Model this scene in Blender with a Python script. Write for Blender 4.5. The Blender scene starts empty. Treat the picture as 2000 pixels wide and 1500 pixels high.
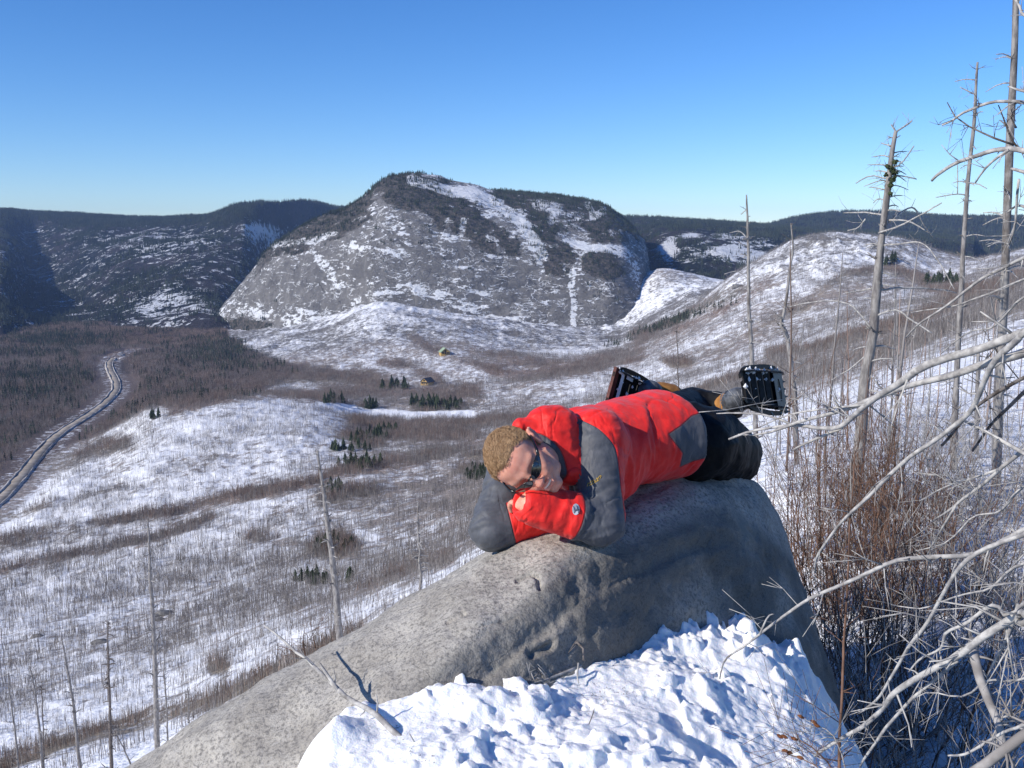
import bpy, bmesh, math, random
import numpy as np
from mathutils import Vector, Matrix

# ------------------------------------------------------------------ camera, light, exposure
SC = bpy.context.scene
COL = SC.collection
FPX = 1950.0                      # focal length in pixels of a 2000 px wide frame
PITCH = math.atan(280.0 / FPX)    # true horizon lies at row 470 of 1500
cam_data = bpy.data.cameras.new("camera")
cam = bpy.data.objects.new("camera", cam_data)
COL.objects.link(cam)
cam_data.sensor_fit = 'HORIZONTAL'
cam_data.sensor_width = 36.0
cam_data.lens = 36.0 * FPX / 2000.0
cam_data.clip_start = 0.05
cam_data.clip_end = 30000.0
cam.location = (0, 0, 0)
cam.rotation_euler = (math.pi / 2 - PITCH, 0, 0)
SC.camera = cam

SUN_EL = math.radians(30.0)
SUN_AZ = math.radians(-121.0)      # measured from +Y towards +X : left, a little behind the camera
world = bpy.data.worlds.new("World")
SC.world = world
world.use_nodes = True
wn = world.node_tree
bg = wn.nodes["Background"]
sky = wn.nodes.new("ShaderNodeTexSky")
sky.sky_type = 'NISHITA'
sky.sun_disc = False
sky.sun_elevation = SUN_EL
sky.sun_rotation = SUN_AZ
sky.altitude = 900
sky.air_density = 1.0
sky.dust_density = 0.0
sky.ozone_density = 4.0
hsv = wn.nodes.new("ShaderNodeHueSaturation")
hsv.inputs['Saturation'].default_value = 1.20
tnt = wn.nodes.new("ShaderNodeMix"); tnt.data_type = 'RGBA'; tnt.blend_type = 'MULTIPLY'
tnt.inputs[0].default_value = 1.0
tnt.inputs[7].default_value = (0.90, 0.955, 1.12, 1)      # cold white balance of the little camera
wn.links.new(sky.outputs[0], hsv.inputs['Color'])
wn.links.new(hsv.outputs[0], tnt.inputs[6])
gm = wn.nodes.new('ShaderNodeGamma'); gm.inputs[1].default_value = 1.12
wn.links.new(tnt.outputs[2], gm.inputs[0]); wn.links.new(gm.outputs[0], bg.inputs[0])
bg.inputs[1].default_value = 0.104
sun_data = bpy.data.lights.new("sun", 'SUN')
sun_data.energy = 5.0
sun_data.angle = math.radians(0.53)
sun_data.color = (1.0, 0.935, 0.84)
sun = bpy.data.objects.new("sun", sun_data)
COL.objects.link(sun)
SUNV = Vector((math.sin(SUN_AZ) * math.cos(SUN_EL), math.cos(SUN_AZ) * math.cos(SUN_EL), math.sin(SUN_EL)))
sun.rotation_euler = (-SUNV).to_track_quat('-Z', 'Y').to_euler()
SC.view_settings.view_transform = 'Standard'
SC.view_settings.look = 'None'
SC.view_settings.exposure = 0.10
SC.view_settings.gamma = 1.0
SC.view_settings.use_curve_mapping = False
SC.cycles.max_bounces = 6
SC.cycles.diffuse_bounces = 3
SC.cycles.glossy_bounces = 2
SC.cycles.transmission_bounces = 3
SC.cycles.transparent_max_bounces = 8
SC.cycles.volume_bounces = 0

# ------------------------------------------------------------------ projection helpers
CP, SP = math.cos(PITCH), math.sin(PITCH)
def unproj(u, y, d):
    """world points at depth Y=d seen at photograph position (u, y); arrays or numbers"""
    u = np.asarray(u, float); y = np.asarray(y, float); d = np.asarray(d, float)
    x = (u - 1000.0) / FPX; z = (750.0 - y) / FPX
    ry = CP + SP * z; rz = -SP + CP * z
    return np.stack([x / ry * d, d + 0 * x, rz / ry * d], -1)
def P3(u, y, d):
    return Vector(unproj(u, y, d).tolist())
def proj(p):
    p = np.asarray(p, float)
    f = p[..., 1] * CP - p[..., 2] * SP
    up = p[..., 1] * SP + p[..., 2] * CP
    return 1000 + FPX * p[..., 0] / f, 750 - FPX * up / f

# ------------------------------------------------------------------ noise
def _hash(ix, iy, iz, seed):
    h = (ix.astype(np.int64) * 374761393 + iy.astype(np.int64) * 668265263 + iz.astype(np.int64) * 2147483647 + seed * 1274126177) & 0xFFFFFFFF
    h = ((h ^ (h >> 13)) * 1274126177) & 0xFFFFFFFF
    h = ((h ^ (h >> 16)) * 2246822519) & 0xFFFFFFFF
    return ((h ^ (h >> 15)) & 0xFFFFFF) / float(0xFFFFFF)
def vnoise(p, seed=0):
    f = np.floor(p); t = p - f; t = t * t * t * (t * (t * 6 - 15) + 10)
    i = f.astype(np.int64); x, y, z = i[..., 0], i[..., 1], i[..., 2]
    tx, ty, tz = t[..., 0], t[..., 1], t[..., 2]
    r = 0
    for dx in (0, 1):
        for dy in (0, 1):
            for dz in (0, 1):
                w = (tx if dx else 1 - tx) * (ty if dy else 1 - ty) * (tz if dz else 1 - tz)
                r = r + w * _hash(x + dx, y + dy, z + dz, seed)
    return r * 2 - 1
def fbm(p, scale, octv=4, seed=0, gain=0.5, ridged=False):
    p = np.asarray(p, float) / scale
    a, s, tot = 1.0, 0, 0
    for k in range(octv):
        n = vnoise(p, seed + k * 17)
        if ridged: n = 1 - 2 * np.abs(n)
        s = s + a * n; tot += a
        a *= gain; p = p * 2.03 + 13.7
    return s / tot
def sstep(a, b, x):
    t = np.clip((x - a) / (b - a), 0, 1)
    return t * t * (3 - 2 * t)
def pchip(xs, ys, x):
    """monotone cubic interpolation"""
    xs = np.asarray(xs, float); ys = np.asarray(ys, float); x = np.asarray(x, float)
    h = np.diff(xs); dl = np.diff(ys) / h
    m = np.zeros(len(xs))
    for i in range(1, len(xs) - 1):
        if dl[i - 1] * dl[i] > 0:
            w1, w2 = 2 * h[i] + h[i - 1], h[i] + 2 * h[i - 1]
            m[i] = (w1 + w2) / (w1 / dl[i - 1] + w2 / dl[i])
    m[0], m[-1] = dl[0], dl[-1]
    x = np.clip(x, xs[0], xs[-1])
    k = np.clip(np.searchsorted(xs, x) - 1, 0, len(xs) - 2)
    t = (x - xs[k]) / h[k]
    return ((2 * t**3 - 3 * t**2 + 1) * ys[k] + (t**3 - 2 * t**2 + t) * h[k] * m[k]
            + (-2 * t**3 + 3 * t**2) * ys[k + 1] + (t**3 - t**2) * h[k] * m[k + 1])

# ------------------------------------------------------------------ object helpers
def tag(o, label=None, cat=None, group=None, kind=None):
    if label: o['label'] = label
    if cat: o['category'] = cat
    if group: o['group'] = group
    if kind: o['kind'] = kind
    return o
def mesh_obj(name, verts, faces, mat=None, parent=None, smooth=True, loc=None):
    me = bpy.data.meshes.new(name)
    verts = np.asarray(verts, float)
    if loc is not None: verts = verts - np.asarray(loc, float)
    if isinstance(faces, np.ndarray):
        n, k = faces.shape
        me.vertices.add(len(verts)); me.vertices.foreach_set('co', verts.astype(np.float32).ravel())
        me.loops.add(n * k); me.loops.foreach_set('vertex_index', faces.astype(np.int32).ravel())
        me.polygons.add(n)
        me.polygons.foreach_set('loop_start', np.arange(0, n * k, k, dtype=np.int32))
        me.polygons.foreach_set('loop_total', np.full(n, k, dtype=np.int32))
        me.update(calc_edges=True)
    else:
        me.from_pydata([tuple(v) for v in verts], [], faces)
        me.update()
    if smooth: me.polygons.foreach_set('use_smooth', [True] * len(me.polygons))
    for m in (mat if isinstance(mat, (list, tuple)) else [mat]):
        if m: me.materials.append(m)
    o = bpy.data.objects.new(name, me)
    COL.objects.link(o)
    if loc is not None: o.location = tuple(loc)
    if parent: o.parent = parent
    return o
def empty(name, loc=(0, 0, 0)):
    o = bpy.data.objects.new(name, None); COL.objects.link(o); o.location = loc
    o.empty_display_size = 0.1
    return o
def child(name, verts, faces, mat, root, smooth=True):
    """part whose vertices are given in world coordinates, under an unrotated root"""
    o = mesh_obj(name, np.asarray(verts, float) - np.array(root.matrix_basis.translation), faces, mat, None, smooth)
    o.parent = root
    return o
def set_attr(o, name, vals, typ='FLOAT'):
    a = o.data.attributes.new(name, typ, 'POINT')
    if typ == 'FLOAT': a.data.foreach_set('value', np.asarray(vals, np.float32).ravel())
    elif typ == 'FLOAT_COLOR':
        v = np.ones((len(vals), 4), np.float32); v[:, :3] = vals
        a.data.foreach_set('color', v.ravel())
def grid_faces(nr, nc, flip=False):
    i = np.arange(nr * nc).reshape(nr, nc)
    f = np.stack([i[:-1, :-1], i[:-1, 1:], i[1:, 1:], i[1:, :-1]], -1).reshape(-1, 4)
    return f[:, ::-1] if flip else f

# ------------------------------------------------------------------ material helper
class Mat:
    def __init__(s, name, rough=0.8, spec=0.3):
        s.m = bpy.data.materials.new(name); s.m.use_nodes = True
        s.t = s.m.node_tree; s.b = s.t.nodes['Principled BSDF']
        s.b.inputs['Roughness'].default_value = rough
        s.b.inputs['Specular IOR Level'].default_value = spec
    def n(s, typ, ins=None, **kw):
        nd = s.t.nodes.new('ShaderNode' + typ)
        for k, v in kw.items(): setattr(nd, k, v)
        for k, v in (ins or {}).items(): s.put(nd.inputs[k], v)
        return nd
    def put(s, sock, v):
        if isinstance(v, bpy.types.NodeSocket): s.t.links.new(v, sock)
        elif isinstance(v, bpy.types.Node): s.t.links.new(v.outputs[0], sock)
        else:
            if isinstance(v, tuple) and len(v) == 3 and sock.type == 'RGBA': v = v + (1,)
            sock.default_value = v
    def pos(s): return s.n('NewGeometry').outputs['Position']
    def obj(s): return s.n('TexCoord').outputs['Object']
    def attr(s, name, col=False):
        a = s.n('Attribute', attribute_name=name)
        return a.outputs['Color'] if col else a.outputs['Fac']
    def noise(s, scale, detail=4, rough=0.6, vec=None, dist=0.0):
        nd = s.n('TexNoise', {'Scale': scale, 'Detail': detail, 'Roughness': rough, 'Distortion': dist})
        s.put(nd.inputs['Vector'], vec if vec is not None else s.pos())
        return nd.outputs[0]
    def vor(s, scale, vec=None, feature='F1', rnd=1.0):
        nd = s.n('TexVoronoi', {'Scale': scale, 'Randomness': rnd}, feature=feature)
        s.put(nd.inputs['Vector'], vec if vec is not None else s.pos())
        return nd.outputs['Distance']
    def mapv(s, vec, scale=(1, 1, 1), rot=(0, 0, 0)):
        return s.n('Mapping', {'Vector': vec, 'Scale': scale, 'Rotation': rot}).outputs[0]
    def math(s, op, a, b=0.0, c=0.0, clamp=False):
        nd = s.n('Math', operation=op); nd.use_clamp = clamp
        s.put(nd.inputs[0], a); s.put(nd.inputs[1], b); s.put(nd.inputs[2], c)
        return nd.outputs[0]
    def ss(s, v, a, b, lo=0.0, hi=1.0):
        nd = s.n('MapRange', {'Value': v, 'From Min': a, 'From Max': b, 'To Min': lo, 'To Max': hi}, interpolation_type='SMOOTHSTEP')
        return nd.outputs[0]
    def lin(s, v, a, b, lo=0.0, hi=1.0):
        return s.n('MapRange', {'Value': v, 'From Min': a, 'From Max': b, 'To Min': lo, 'To Max': hi}).outputs[0]
    def mix(s, f, a, b, mode='MIX'):
        nd = s.n('Mix', data_type='RGBA', blend_type=mode)
        s.put(nd.inputs[0], f); s.put(nd.inputs[6], a); s.put(nd.inputs[7], b)
        return nd.outputs[2]
    def fmix(s, f, a, b):
        nd = s.n('Mix', data_type='FLOAT')
        s.put(nd.inputs[0], f); s.put(nd.inputs[2], a); s.put(nd.inputs[3], b)
        return nd.outputs[0]
    def nz(s):
        return s.n('SeparateXYZ', {0: s.n('NewGeometry').outputs['Normal']}).outputs[2]
    def bump(s, h, strength=0.5, dist=0.01, prev=None):
        nd = s.n('Bump', {'Height': h, 'Strength': strength, 'Distance': dist})
        if prev is not None: s.put(nd.inputs['Normal'], prev)
        return nd.outputs[0]
    def out(s, color=None, rough=None, normal=None):
        if color is not None: s.put(s.b.inputs['Base Color'], color)
        if rough is not None: s.put(s.b.inputs['Roughness'], rough)
        if normal is not None: s.put(s.b.inputs['Normal'], normal)
        return s.m

def polydist(U, V, pts):
    """distance in photograph pixels from every (U,V) to a polyline"""
    best = np.full(U.shape, 1e9)
    for (x0, y0), (x1, y1) in zip(pts[:-1], pts[1:]):
        dx, dy = x1 - x0, y1 - y0
        t = np.clip(((U - x0) * dx + (V - y0) * dy) / (dx * dx + dy * dy + 1e-9), 0, 1)
        best = np.minimum(best, np.hypot(U - x0 - t * dx, V - y0 - t * dy))
    return best
# ------------------------------------------------------------------ terrain layers
class Layer:
    """a hillside: contour lines (near to far), each a row y and a depth d along columns u"""
    def __init__(s, us, ys, ds, ucols, rows_per, power=None):
        us = np.asarray(us, float)
        nk = len(ys)
        Y = np.array([pchip(us, y, ucols) for y in ys])
        D = np.array([np.exp(pchip(us, np.log(np.broadcast_to(np.asarray(d, float), us.shape)), ucols)) for d in ds])
        t = np.concatenate([np.linspace(k, k + 1, rows_per[k], endpoint=False) for k in range(nk - 1)] + [[nk - 1]])
        k = np.clip(t.astype(int), 0, nk - 2); f = (t - k)[:, None]
        def hermite(A):
            m = np.zeros_like(A)
            dl = np.diff(A, axis=0)
            s1, s2 = dl[:-1], dl[1:]
            ok = s1 * s2 > 0
            m[1:-1] = np.where(ok, 2 * s1 * s2 / np.where(np.abs(s1 + s2) < 1e-12, 1, s1 + s2), 0)
            m[0], m[-1] = dl[0], dl[-1]
            return ((2 * f**3 - 3 * f**2 + 1) * A[k] + (f**3 - 2 * f**2 + f) * m[k]
                    + (-2 * f**3 + 3 * f**2) * A[k + 1] + (f**3 - f**2) * m[k + 1])
        s.U = np.broadcast_to(ucols[None, :], (len(t), len(ucols))).copy()
        # heights are interpolated (not rows), so that slopes stay smooth
        Pk = unproj(ucols[None, :], Y, D)
        s.D = np.exp(hermite(np.log(D)))
        s.P = np.empty(s.U.shape + (3,))
        s.P[..., 1] = s.D
        zz = hermite(Pk[..., 2]); s.P[..., 2] = zz
        # keep each column in its own plane through the camera
        zc = (zz / s.D * CP + SP) / (CP - zz / s.D * SP)
        s.P[..., 0] = (s.U - 1000) / FPX / (CP + SP * zc) * s.D
        s.nr, s.nc = s.U.shape
        s.t = t
        s.ucols = ucols
        s.update()
    def update(s):
        s.U, s.V = proj(s.P)
    def build(s, name, mat):
        o = mesh_obj(name, s.P.reshape(-1, 3), grid_faces(s.nr, s.nc), mat)
        tag(o, kind='structure')
        return o
    def at(s, u, y, far=False):
        """point of the surface seen at (u, y)"""
        j = int(np.clip(np.searchsorted(s.ucols, u), 1, s.nc - 1))
        V = s.V[:, j]
        vis = np.minimum.accumulate(V) >= V - 1e-6      # rows not hidden by nearer rows
        e = np.abs(V - y) + (~vis) * 1e4
        i = int(np.argmin(e))
        return s.P[i, j].copy()
    def visible(s, slack=4.0):
        acc = np.minimum.accumulate(s.V, axis=0)
        return s.V <= acc + slack

def ucol(a, b, n, ea, na, eb, nb):
    return np.unique(np.concatenate([np.linspace(ea, a, na), np.linspace(a, b, n), np.linspace(b, eb, nb)]))

# --- valley: from under the look-out down to the valley floor and up to the foot of the cliffs
KU = [-1400, 0, 200, 300, 450, 600, 750, 900, 1050, 1200, 1300, 1350, 1420, 1500, 1560, 1640, 1740, 1830, 1900, 2000, 2600, 3400]
KY = [
 [2500, 2400, 2400, 2400, 2350, 2300, 2250, 2200, 2150, 2100, 2050, 2030, 2000, 1950, 1900, 1850, 1800, 1800, 1800, 1800, 1800, 1800],  # d3
 [2300, 2200, 2150, 2100, 2000, 1900, 1750, 1600, 1450, 1300, 1180, 1130, 1080, 1030, 1010, 1000, 1000, 1000, 1000, 1000, 1000, 1000],  # d8
 [2000, 1850, 1780, 1750, 1640, 1500, 1370, 1250, 1140, 1030, 970, 945, 920, 890, 875, 855, 840, 835, 830, 825, 820, 820],             # d20
 [1750, 1590, 1530, 1495, 1400, 1310, 1240, 1150, 1060, 970, 920, 900, 880, 845, 825, 800, 775, 755, 740, 720, 680, 660],              # d45
 [1600, 1450, 1400, 1375, 1310, 1240, 1170, 1100, 1010, 930, 890, 870, 845, 810, 790, 765, 735, 705, 680, 645, 590, 560],              # d110
 [1400, 1260, 1225, 1205, 1165, 1125, 1085, 1035, 960, 895, 855, 835, 810, 780, 762, 735, 700, 665, 640, 605, 550, 520],               # d220
 [1250, 1120, 1090, 1075, 1045, 1015, 990, 955, 900, 850, 815, 800, 775, 748, 730, 705, 670, 635, 608, 575, 520, 490],                 # d330
 [1120, 1000, 975, 955, 935, 915, 900, 880, 850, 810, 780, 765, 743, 715, 695, 668, 632, 600, 578, 548, 500, 470],                     # d430
 [950, 880, 858, 808, 788, 786, 822, 812, 790, 765, 738, 722, 700, 668, 648, 618, 590, 575, 555, 525, 480, 450],                       # d600
 [790, 772, 770, 768, 766, 765, 764, 755, 738, 715, 680, 652, 618, 580, 560, 540, 535, 548, 535, 508, 462, 430],                       # d780
 [740, 722, 720, 718, 715, 710, 700, 690, 698, 682, 640, 606, 548, 502, 472, 458, 463, 490, 506, 488, 440, 410],                       # d950
 [690, 668, 668, 668, 665, 645, 592, 616, 640, 648, 600, 578, 562, 540, 520, 510, 515, 530, 540, 520, 480, 450],                       # d1200
 [660, 642, 642, 642, 640, 628, 606, 620, 630, 560, 522, 534, 548, 552, 540, 535, 540, 550, 550, 540, 520, 500],                       # d1400
 [630, 615, 615, 615, 615, 615, 615, 615, 615, 600, 585, 585, 585, 585, 585, 585, 585, 585, 585, 585, 570, 560],                       # d1750
 [580, 573, 573, 573, 573, 573, 573, 573, 573, 573, 573, 573, 573, 573, 573, 573, 573, 573, 573, 573, 573, 573],                       # d2600
]
KD = [3, 8, 20, 45, 110, 220, 330, 430, 600, 780, 950, 1200, 1400, 1750, 2600]
RP = [6, 8, 14, 26, 48, 48, 42, 50, 60, 60, 60, 60, 30, 10]
uc = ucol(-60, 2060, 700, -1400, 60, 3400, 60)
valley = Layer(KU, KY, KD, uc, RP)
base = valley.P.copy()
dd = valley.D
q = base.copy(); q[..., 2] = 0
amp = np.clip(dd / 100.0, 0.02, 6.0)
valley.P[..., 2] += amp * 1.0 * fbm(q, 90, 5, 3) * sstep(25, 120, dd)
valley.P[..., 2] += 0.012 * np.clip(dd, 0, 60) * fbm(q, 5, 4, 5) * sstep(4, 15, dd)
valley.P[..., 2] += 0.9 * fbm(q, 14, 4, 8, ridged=True) * sstep(150, 400, dd)
# the road: a level bed across the valley floor
ROADPX = [(-140, 1085), (-60, 1025), (0, 978), (30, 944), (55, 914), (75, 885), (102, 852), (140, 828), (180, 808), (208, 785), (228, 765), (233, 752), (222, 733), (206, 712), (214, 700), (240, 690), (262, 682)]
road_c = []
for (a, b), (c, d_) in zip(ROADPX[:-1], ROADPX[1:]):
    for k_ in range(6): road_c.append((a + (c - a) * k_ / 6, b + (d_ - b) * k_ / 6))
def smooth_line(p, n):
    p = np.asarray(p, float)
    for _ in range(n): p[1:-1] = 0.25 * p[:-2] + 0.5 * p[1:-1] + 0.25 * p[2:]
    return p
ROAD = []
for a, b in smooth_line(road_c, 6):
    j = int(np.argmin(np.abs(valley.ucols - a))); U0_, V0_ = proj(base[:, j]); i = int(np.argmin(np.abs(V0_ - b) + (dd[:, j] < 300) * 1e4)) if True else 0
    f_ = 0.0
    if 0 < i < valley.nr - 1:
        k_ = i if V0_[i] > b else i - 1
        f_ = (V0_[k_] - b) / (V0_[k_] - V0_[k_ + 1] + 1e-9); p_ = base[k_, j] * (1 - f_) + base[k_ + 1, j] * f_
    else: p_ = base[i, j]
    ROAD.append(p_)
ROAD = smooth_line(ROAD, 30)
rd = np.full(valley.P.shape[:2], 1e9); rz = np.zeros(valley.P.shape[:2])
near = (dd > 280) & (dd < 1300) & (valley.U < 400)
Pn = valley.P[near]; bd = np.full(len(Pn), 1e9); bz = np.zeros(len(Pn))
for a, b in zip(ROAD[:-1], ROAD[1:]):
    ex = b[:2] - a[:2]; t_ = np.clip(((Pn[:, :2] - a[:2]) @ ex) / (ex @ ex + 1e-9), 0, 1)
    dist = np.hypot(*(Pn[:, :2] - a[:2] - t_[:, None] * ex).T); zz_ = a[2] + t_ * (b[2] - a[2])
    bz = np.where(dist < bd, zz_, bz); bd = np.minimum(bd, dist)
rd[near] = bd; rz[near] = bz
kr = sstep(30, 12, rd)
valley.P[..., 2] = valley.P[..., 2] * (1 - kr) + (rz - 0.5) * kr
# rocky knoll on the right is rougher
U0, V0 = proj(base)
knoll = np.exp(-(((U0 - 1600) / 260) ** 2)) * sstep(600, 480, V0) * sstep(1050, 900, dd) * sstep(600, 750, dd)
valley.P[..., 2] += knoll * 5 * fbm(q, 22, 5, 12, ridged=True)
talus = sstep(950, 1050, dd) * sstep(1420, 1250, dd)
valley.P[..., 2] += talus * 2.2 * fbm(q, 18, 4, 14, ridged=True)
valley.update()

# cover painting on the valley: brush (0..1) with a tint, snow fraction
U, V = valley.U, valley.V
wob = 1 + 0.35 * fbm(q, 40, 3, 21)
wu = U + 14 * fbm(q, 60, 3, 31); wv = V + 7 * fbm(q, 45, 3, 33)
RED = np.array([0.21, 0.14, 0.11]); GREY = np.array([0.21, 0.185, 0.14]); DARK = np.array([0.035, 0.040, 0.028]); PURP = np.array([0.175, 0.14, 0.125])
snow = np.full(U.shape, 0.68) + 0.10 * sstep(900, 500, wu) * sstep(820, 1000, wv) + 0.16 * sstep(170, 60, dd)
tint = np.broadcast_to(np.array([0.25, 0.22, 0.20]), U.shape + (3,)).copy()
thick = np.zeros(U.shape)       # density of bare brush
BN = fbm(q, 45, 4, 301); BN2 = fbm(q, 16, 4, 302)
def band(pts, w, tintc, strength=1.0, soft=0.5):
    global snow, tint, thick
    k = sstep(1.9, 0.1, polydist(wu, wv, pts) / w + 0.8 * BN2) * strength * 0.9
    k = k * (0.55 + 0.45 * sstep(-0.4, 0.25, BN))
    snow = snow * (1 - k) + 0.26 * k
    tint = tint * (1 - k[..., None]) + tintc * k[..., None]
    thick = np.maximum(thick, k)
def blob(cu, cv, ru, rv, tintc, strength=1.0):
    global snow, tint, thick
    r = np.hypot((wu - cu) / ru, (wv - cv) / rv)
    k = sstep(1.3, 0.7, r) * strength
    snow = snow * (1 - k) + 0.12 * k
    tint = tint * (1 - k[..., None]) + tintc * k[..., None]
    thick = np.maximum(thick, k)
# general patchiness
snow += (0.26 * fbm(q, 70, 4, 41) + 0.14 * fbm(q, 9, 3, 42)) * (0.35 + 0.65 * sstep(150, 350, dd))
snow -= 0.10
# slope seen from above is whiter; middle basin is browner
mid = np.exp(-(((wu - 820) / 380) ** 2) - (((wv - 940) / 110) ** 2))
snow -= 0.25 * mid * sstep(150, 350, dd)
snow += 0.22 * np.exp(-(((wu - 520) / 260) ** 2) - (((wv - 850) / 60) ** 2))
# valley floor forest at the left
edge = pchip([-1400, 0, 60, 130, 200, 300, 380, 480, 560, 640, 700, 780], [985, 960, 940, 880, 850, 800, 790, 775, 745, 705, 690, 560], wu)
plain = sstep(6, -10, wv - edge) * sstep(800, 720, wu) * sstep(430, 520, dd)
talus_edge = pchip([300, 400, 470, 560, 640, 720, 800], [560, 600, 672, 705, 716, 735, 760], wu)
plain = plain * sstep(talus_edge - 6, talus_edge + 14, wv)
pt = 0.68 * PURP[None, None] * (1 - 0.55 * sstep(-0.05, 0.35, fbm(q, 120, 4, 51)))[..., None]
pt = pt * (0.95 + 0.25 * sstep(800, 650, wv))[..., None]
snow = snow * (1 - plain) + plain * (0.02 + 0.20 * sstep(0.1, 0.5, fbm(q, 50, 4, 52)))
tint = tint * (1 - plain[..., None]) + pt * plain[..., None]
thick = np.maximum(thick, plain * 0.9)
band([(1250, 690), (1150, 715), (1020, 735), (960, 725)], 14, RED, 0.8)
band([(960, 722), (900, 700), (840, 682), (800, 655)], 8, PURP, 0.8)
band([(930, 690), (1010, 705), (1080, 715)], 14, PURP, 0.7)
band([(740, 708), (800, 716), (850, 735), (880, 755)], 6, PURP, 0.8)
band([(1240, 655), (1330, 625), (1400, 585), (1450, 560)], 9, DARK * 1.6, 0.8)
band([(1240, 672), (1330, 645), (1420, 600), (1500, 545)], 7, RED, 0.8)
band([(1460, 650), (1560, 600), (1640, 540), (1740, 525)], 7, GREY, 0.7)
band([(1740, 525), (1790, 545), (1840, 575), (1960, 568)], 10, RED, 0.9)
band([(1500, 692), (1600, 680), (1680, 655), (1740, 640), (1850, 600), (1990, 545)], 7, RED, 0.85)
band([(1500, 730), (1400, 755), (1340, 780)], 6, GREY, 0.6)
band([(1700, 700), (1800, 660), (1950, 600)], 12, PURP, 0.5)
blob(1325, 707, 30, 8, GREY, 0.8)
band([(500, 742), (600, 735), (700, 738), (760, 750)], 16, GREY, 0.95)
band([(640, 772), (740, 768), (850, 772), (930, 768)], 16, PURP, 0.8)
band([(330, 800), (420, 784), (540, 774), (620, 778), (680, 788)], 8, RED, 0.85)
band([(690, 828), (800, 836), (900, 828), (1000, 820), (1100, 815)], 13, RED, 0.9)
band([(760, 850), (850, 855), (930, 850)], 14, PURP, 0.75)
band([(650, 925), (760, 905), (860, 890), (960, 860)], 8, RED, 0.7)
band([(100, 915), (180, 880), (250, 865)], 12, GREY, 0.7)
band([(0, 1015), (120, 985), (240, 950)], 10, GREY, 0.7)
band([(180, 1025), (330, 1005), (450, 975), (560, 955), (640, 935)], 7, np.array([.15, .10, .075]), 0.8)
band([(0, 1115), (90, 1095), (200, 1070), (330, 1045), (420, 1010)], 6, RED, 0.7)
band([(0, 1060), (80, 1050), (150, 1035)], 16, GREY, 0.65)
band([(490, 1050), (560, 1060), (630, 1070), (700, 1090)], 9, PURP, 0.7)
blob(655, 1070, 48, 24, GREY, 0.7)
band([(560, 1190), (640, 1175), (760, 1130), (880, 1090)], 10, RED, 0.55)
band([(0, 1490), (150, 1445), (300, 1400), (430, 1360), (560, 1305), (700, 1240)], 17, GREY * 0.95, 0.97)
blob(425, 1300, 24, 16, GREY, 0.7)
for cu, cv in ((690, 855), (720, 870), (700, 965), (650, 975), (920, 920), (950, 890)):
    blob(cu, cv, 36, 9, GREY, 0.6)
# open meadow of clean snow
def clean(pts, w):
    global snow, thick
    k = sstep(1.4, 0.6, polydist(wu, wv, pts) / w)
    snow = snow * (1 - k) + 1.3 * k
    thick = thick * (1 - k)
    return k
cl = clean([(640, 793), (700, 800), (800, 810), (925, 812)], 7)
cl = np.maximum(cl, clean([(620, 790), (680, 796)], 5))
cl = np.maximum(cl, clean([(700, 1040), (735, 1050)], 6))
band([(815, 795), (905, 795)], 9, DARK * 1.6, 0.9)
band([(705, 795), (735, 797)], 4, DARK * 1.6, 0.9)
k = sstep(12, 5, np.abs(dd - 9999))
# knoll and talus: broken rock under snow
rocky = np.clip(knoll * 1.2 + talus * sstep(760, 600, -(U0 * 0) + V0 * 0 + 700) * 0 + talus * (1 - plain), 0, 1)
snow = snow - 0.06 * rocky + 0.20 * rocky * fbm(q, 26, 4, 63, ridged=True) * 0.9
kr2 = sstep(16, 9, rd); snow = snow * (1 - kr2) + 0.42 * kr2
near_right = sstep(1350, 1550, U) * sstep(160, 60, dd)
snow = snow * (1 - near_right) + near_right * (1.0 + 0.22 * fbm(q, 3, 4, 61))
snow = np.clip(snow, 0, 1.4)

m = Mat("valley_cover", 0.85, 0.2)
sn = m.attr('snow')
n1 = m.noise(0.22, 5, 0.65); n2 = m.noise(1.3, 4, 0.7)
n3 = m.noise(0.6, 3, 0.7, m.mapv(m.pos(), (1, 1, 0.25)))
nn = m.math('ADD', m.math('MULTIPLY', n1, 0.55), m.math('ADD', m.math('MULTIPLY', n2, 0.3), m.math('MULTIPLY', n3, 0.15)))
val = m.math('SUBTRACT', sn, nn)
val = m.math('SUBTRACT', sn, m.math('MULTIPLY_ADD', nn, 2.3, -0.65)); mask = m.ss(val, -0.10, 0.22)
tc = m.mix(m.ss(m.noise(0.9, 4, 0.7), 0.35, 0.65), m.mix(1.0, m.attr('tint', True), (0.62, 0.62, 0.64), 'MULTIPLY'), m.mix(1.0, m.attr('tint', True), (1.45, 1.4, 1.35), 'MULTIPLY'))
rk = m.mix(m.noise(0.5, 4), (0.10, 0.095, 0.09), (0.20, 0.19, 0.185))
tc = m.mix(m.attr('rocky'), tc, rk)
snowc = m.mix(m.noise(0.05, 3), (0.80, 0.82, 0.86), (0.87, 0.88, 0.90))
bm = m.bump(m.math('ADD', m.noise(0.35, 5, 0.65), m.math('MULTIPLY', mask, 0.25)), 0.8, 1.2)
VALLEY_MAT = m.out(m.mix(mask, tc, snowc), None, bm)
vo = valley.build("valley_ground", VALLEY_MAT)
set_attr(vo, 'snow', snow.ravel()); set_attr(vo, 'tint', tint.reshape(-1, 3), 'FLOAT_COLOR'); set_attr(vo, 'rocky', rocky.ravel())
valley.snow, valley.thick, valley.tint, valley.rocky, valley.clean = snow, thick, tint, rocky, cl

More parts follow.
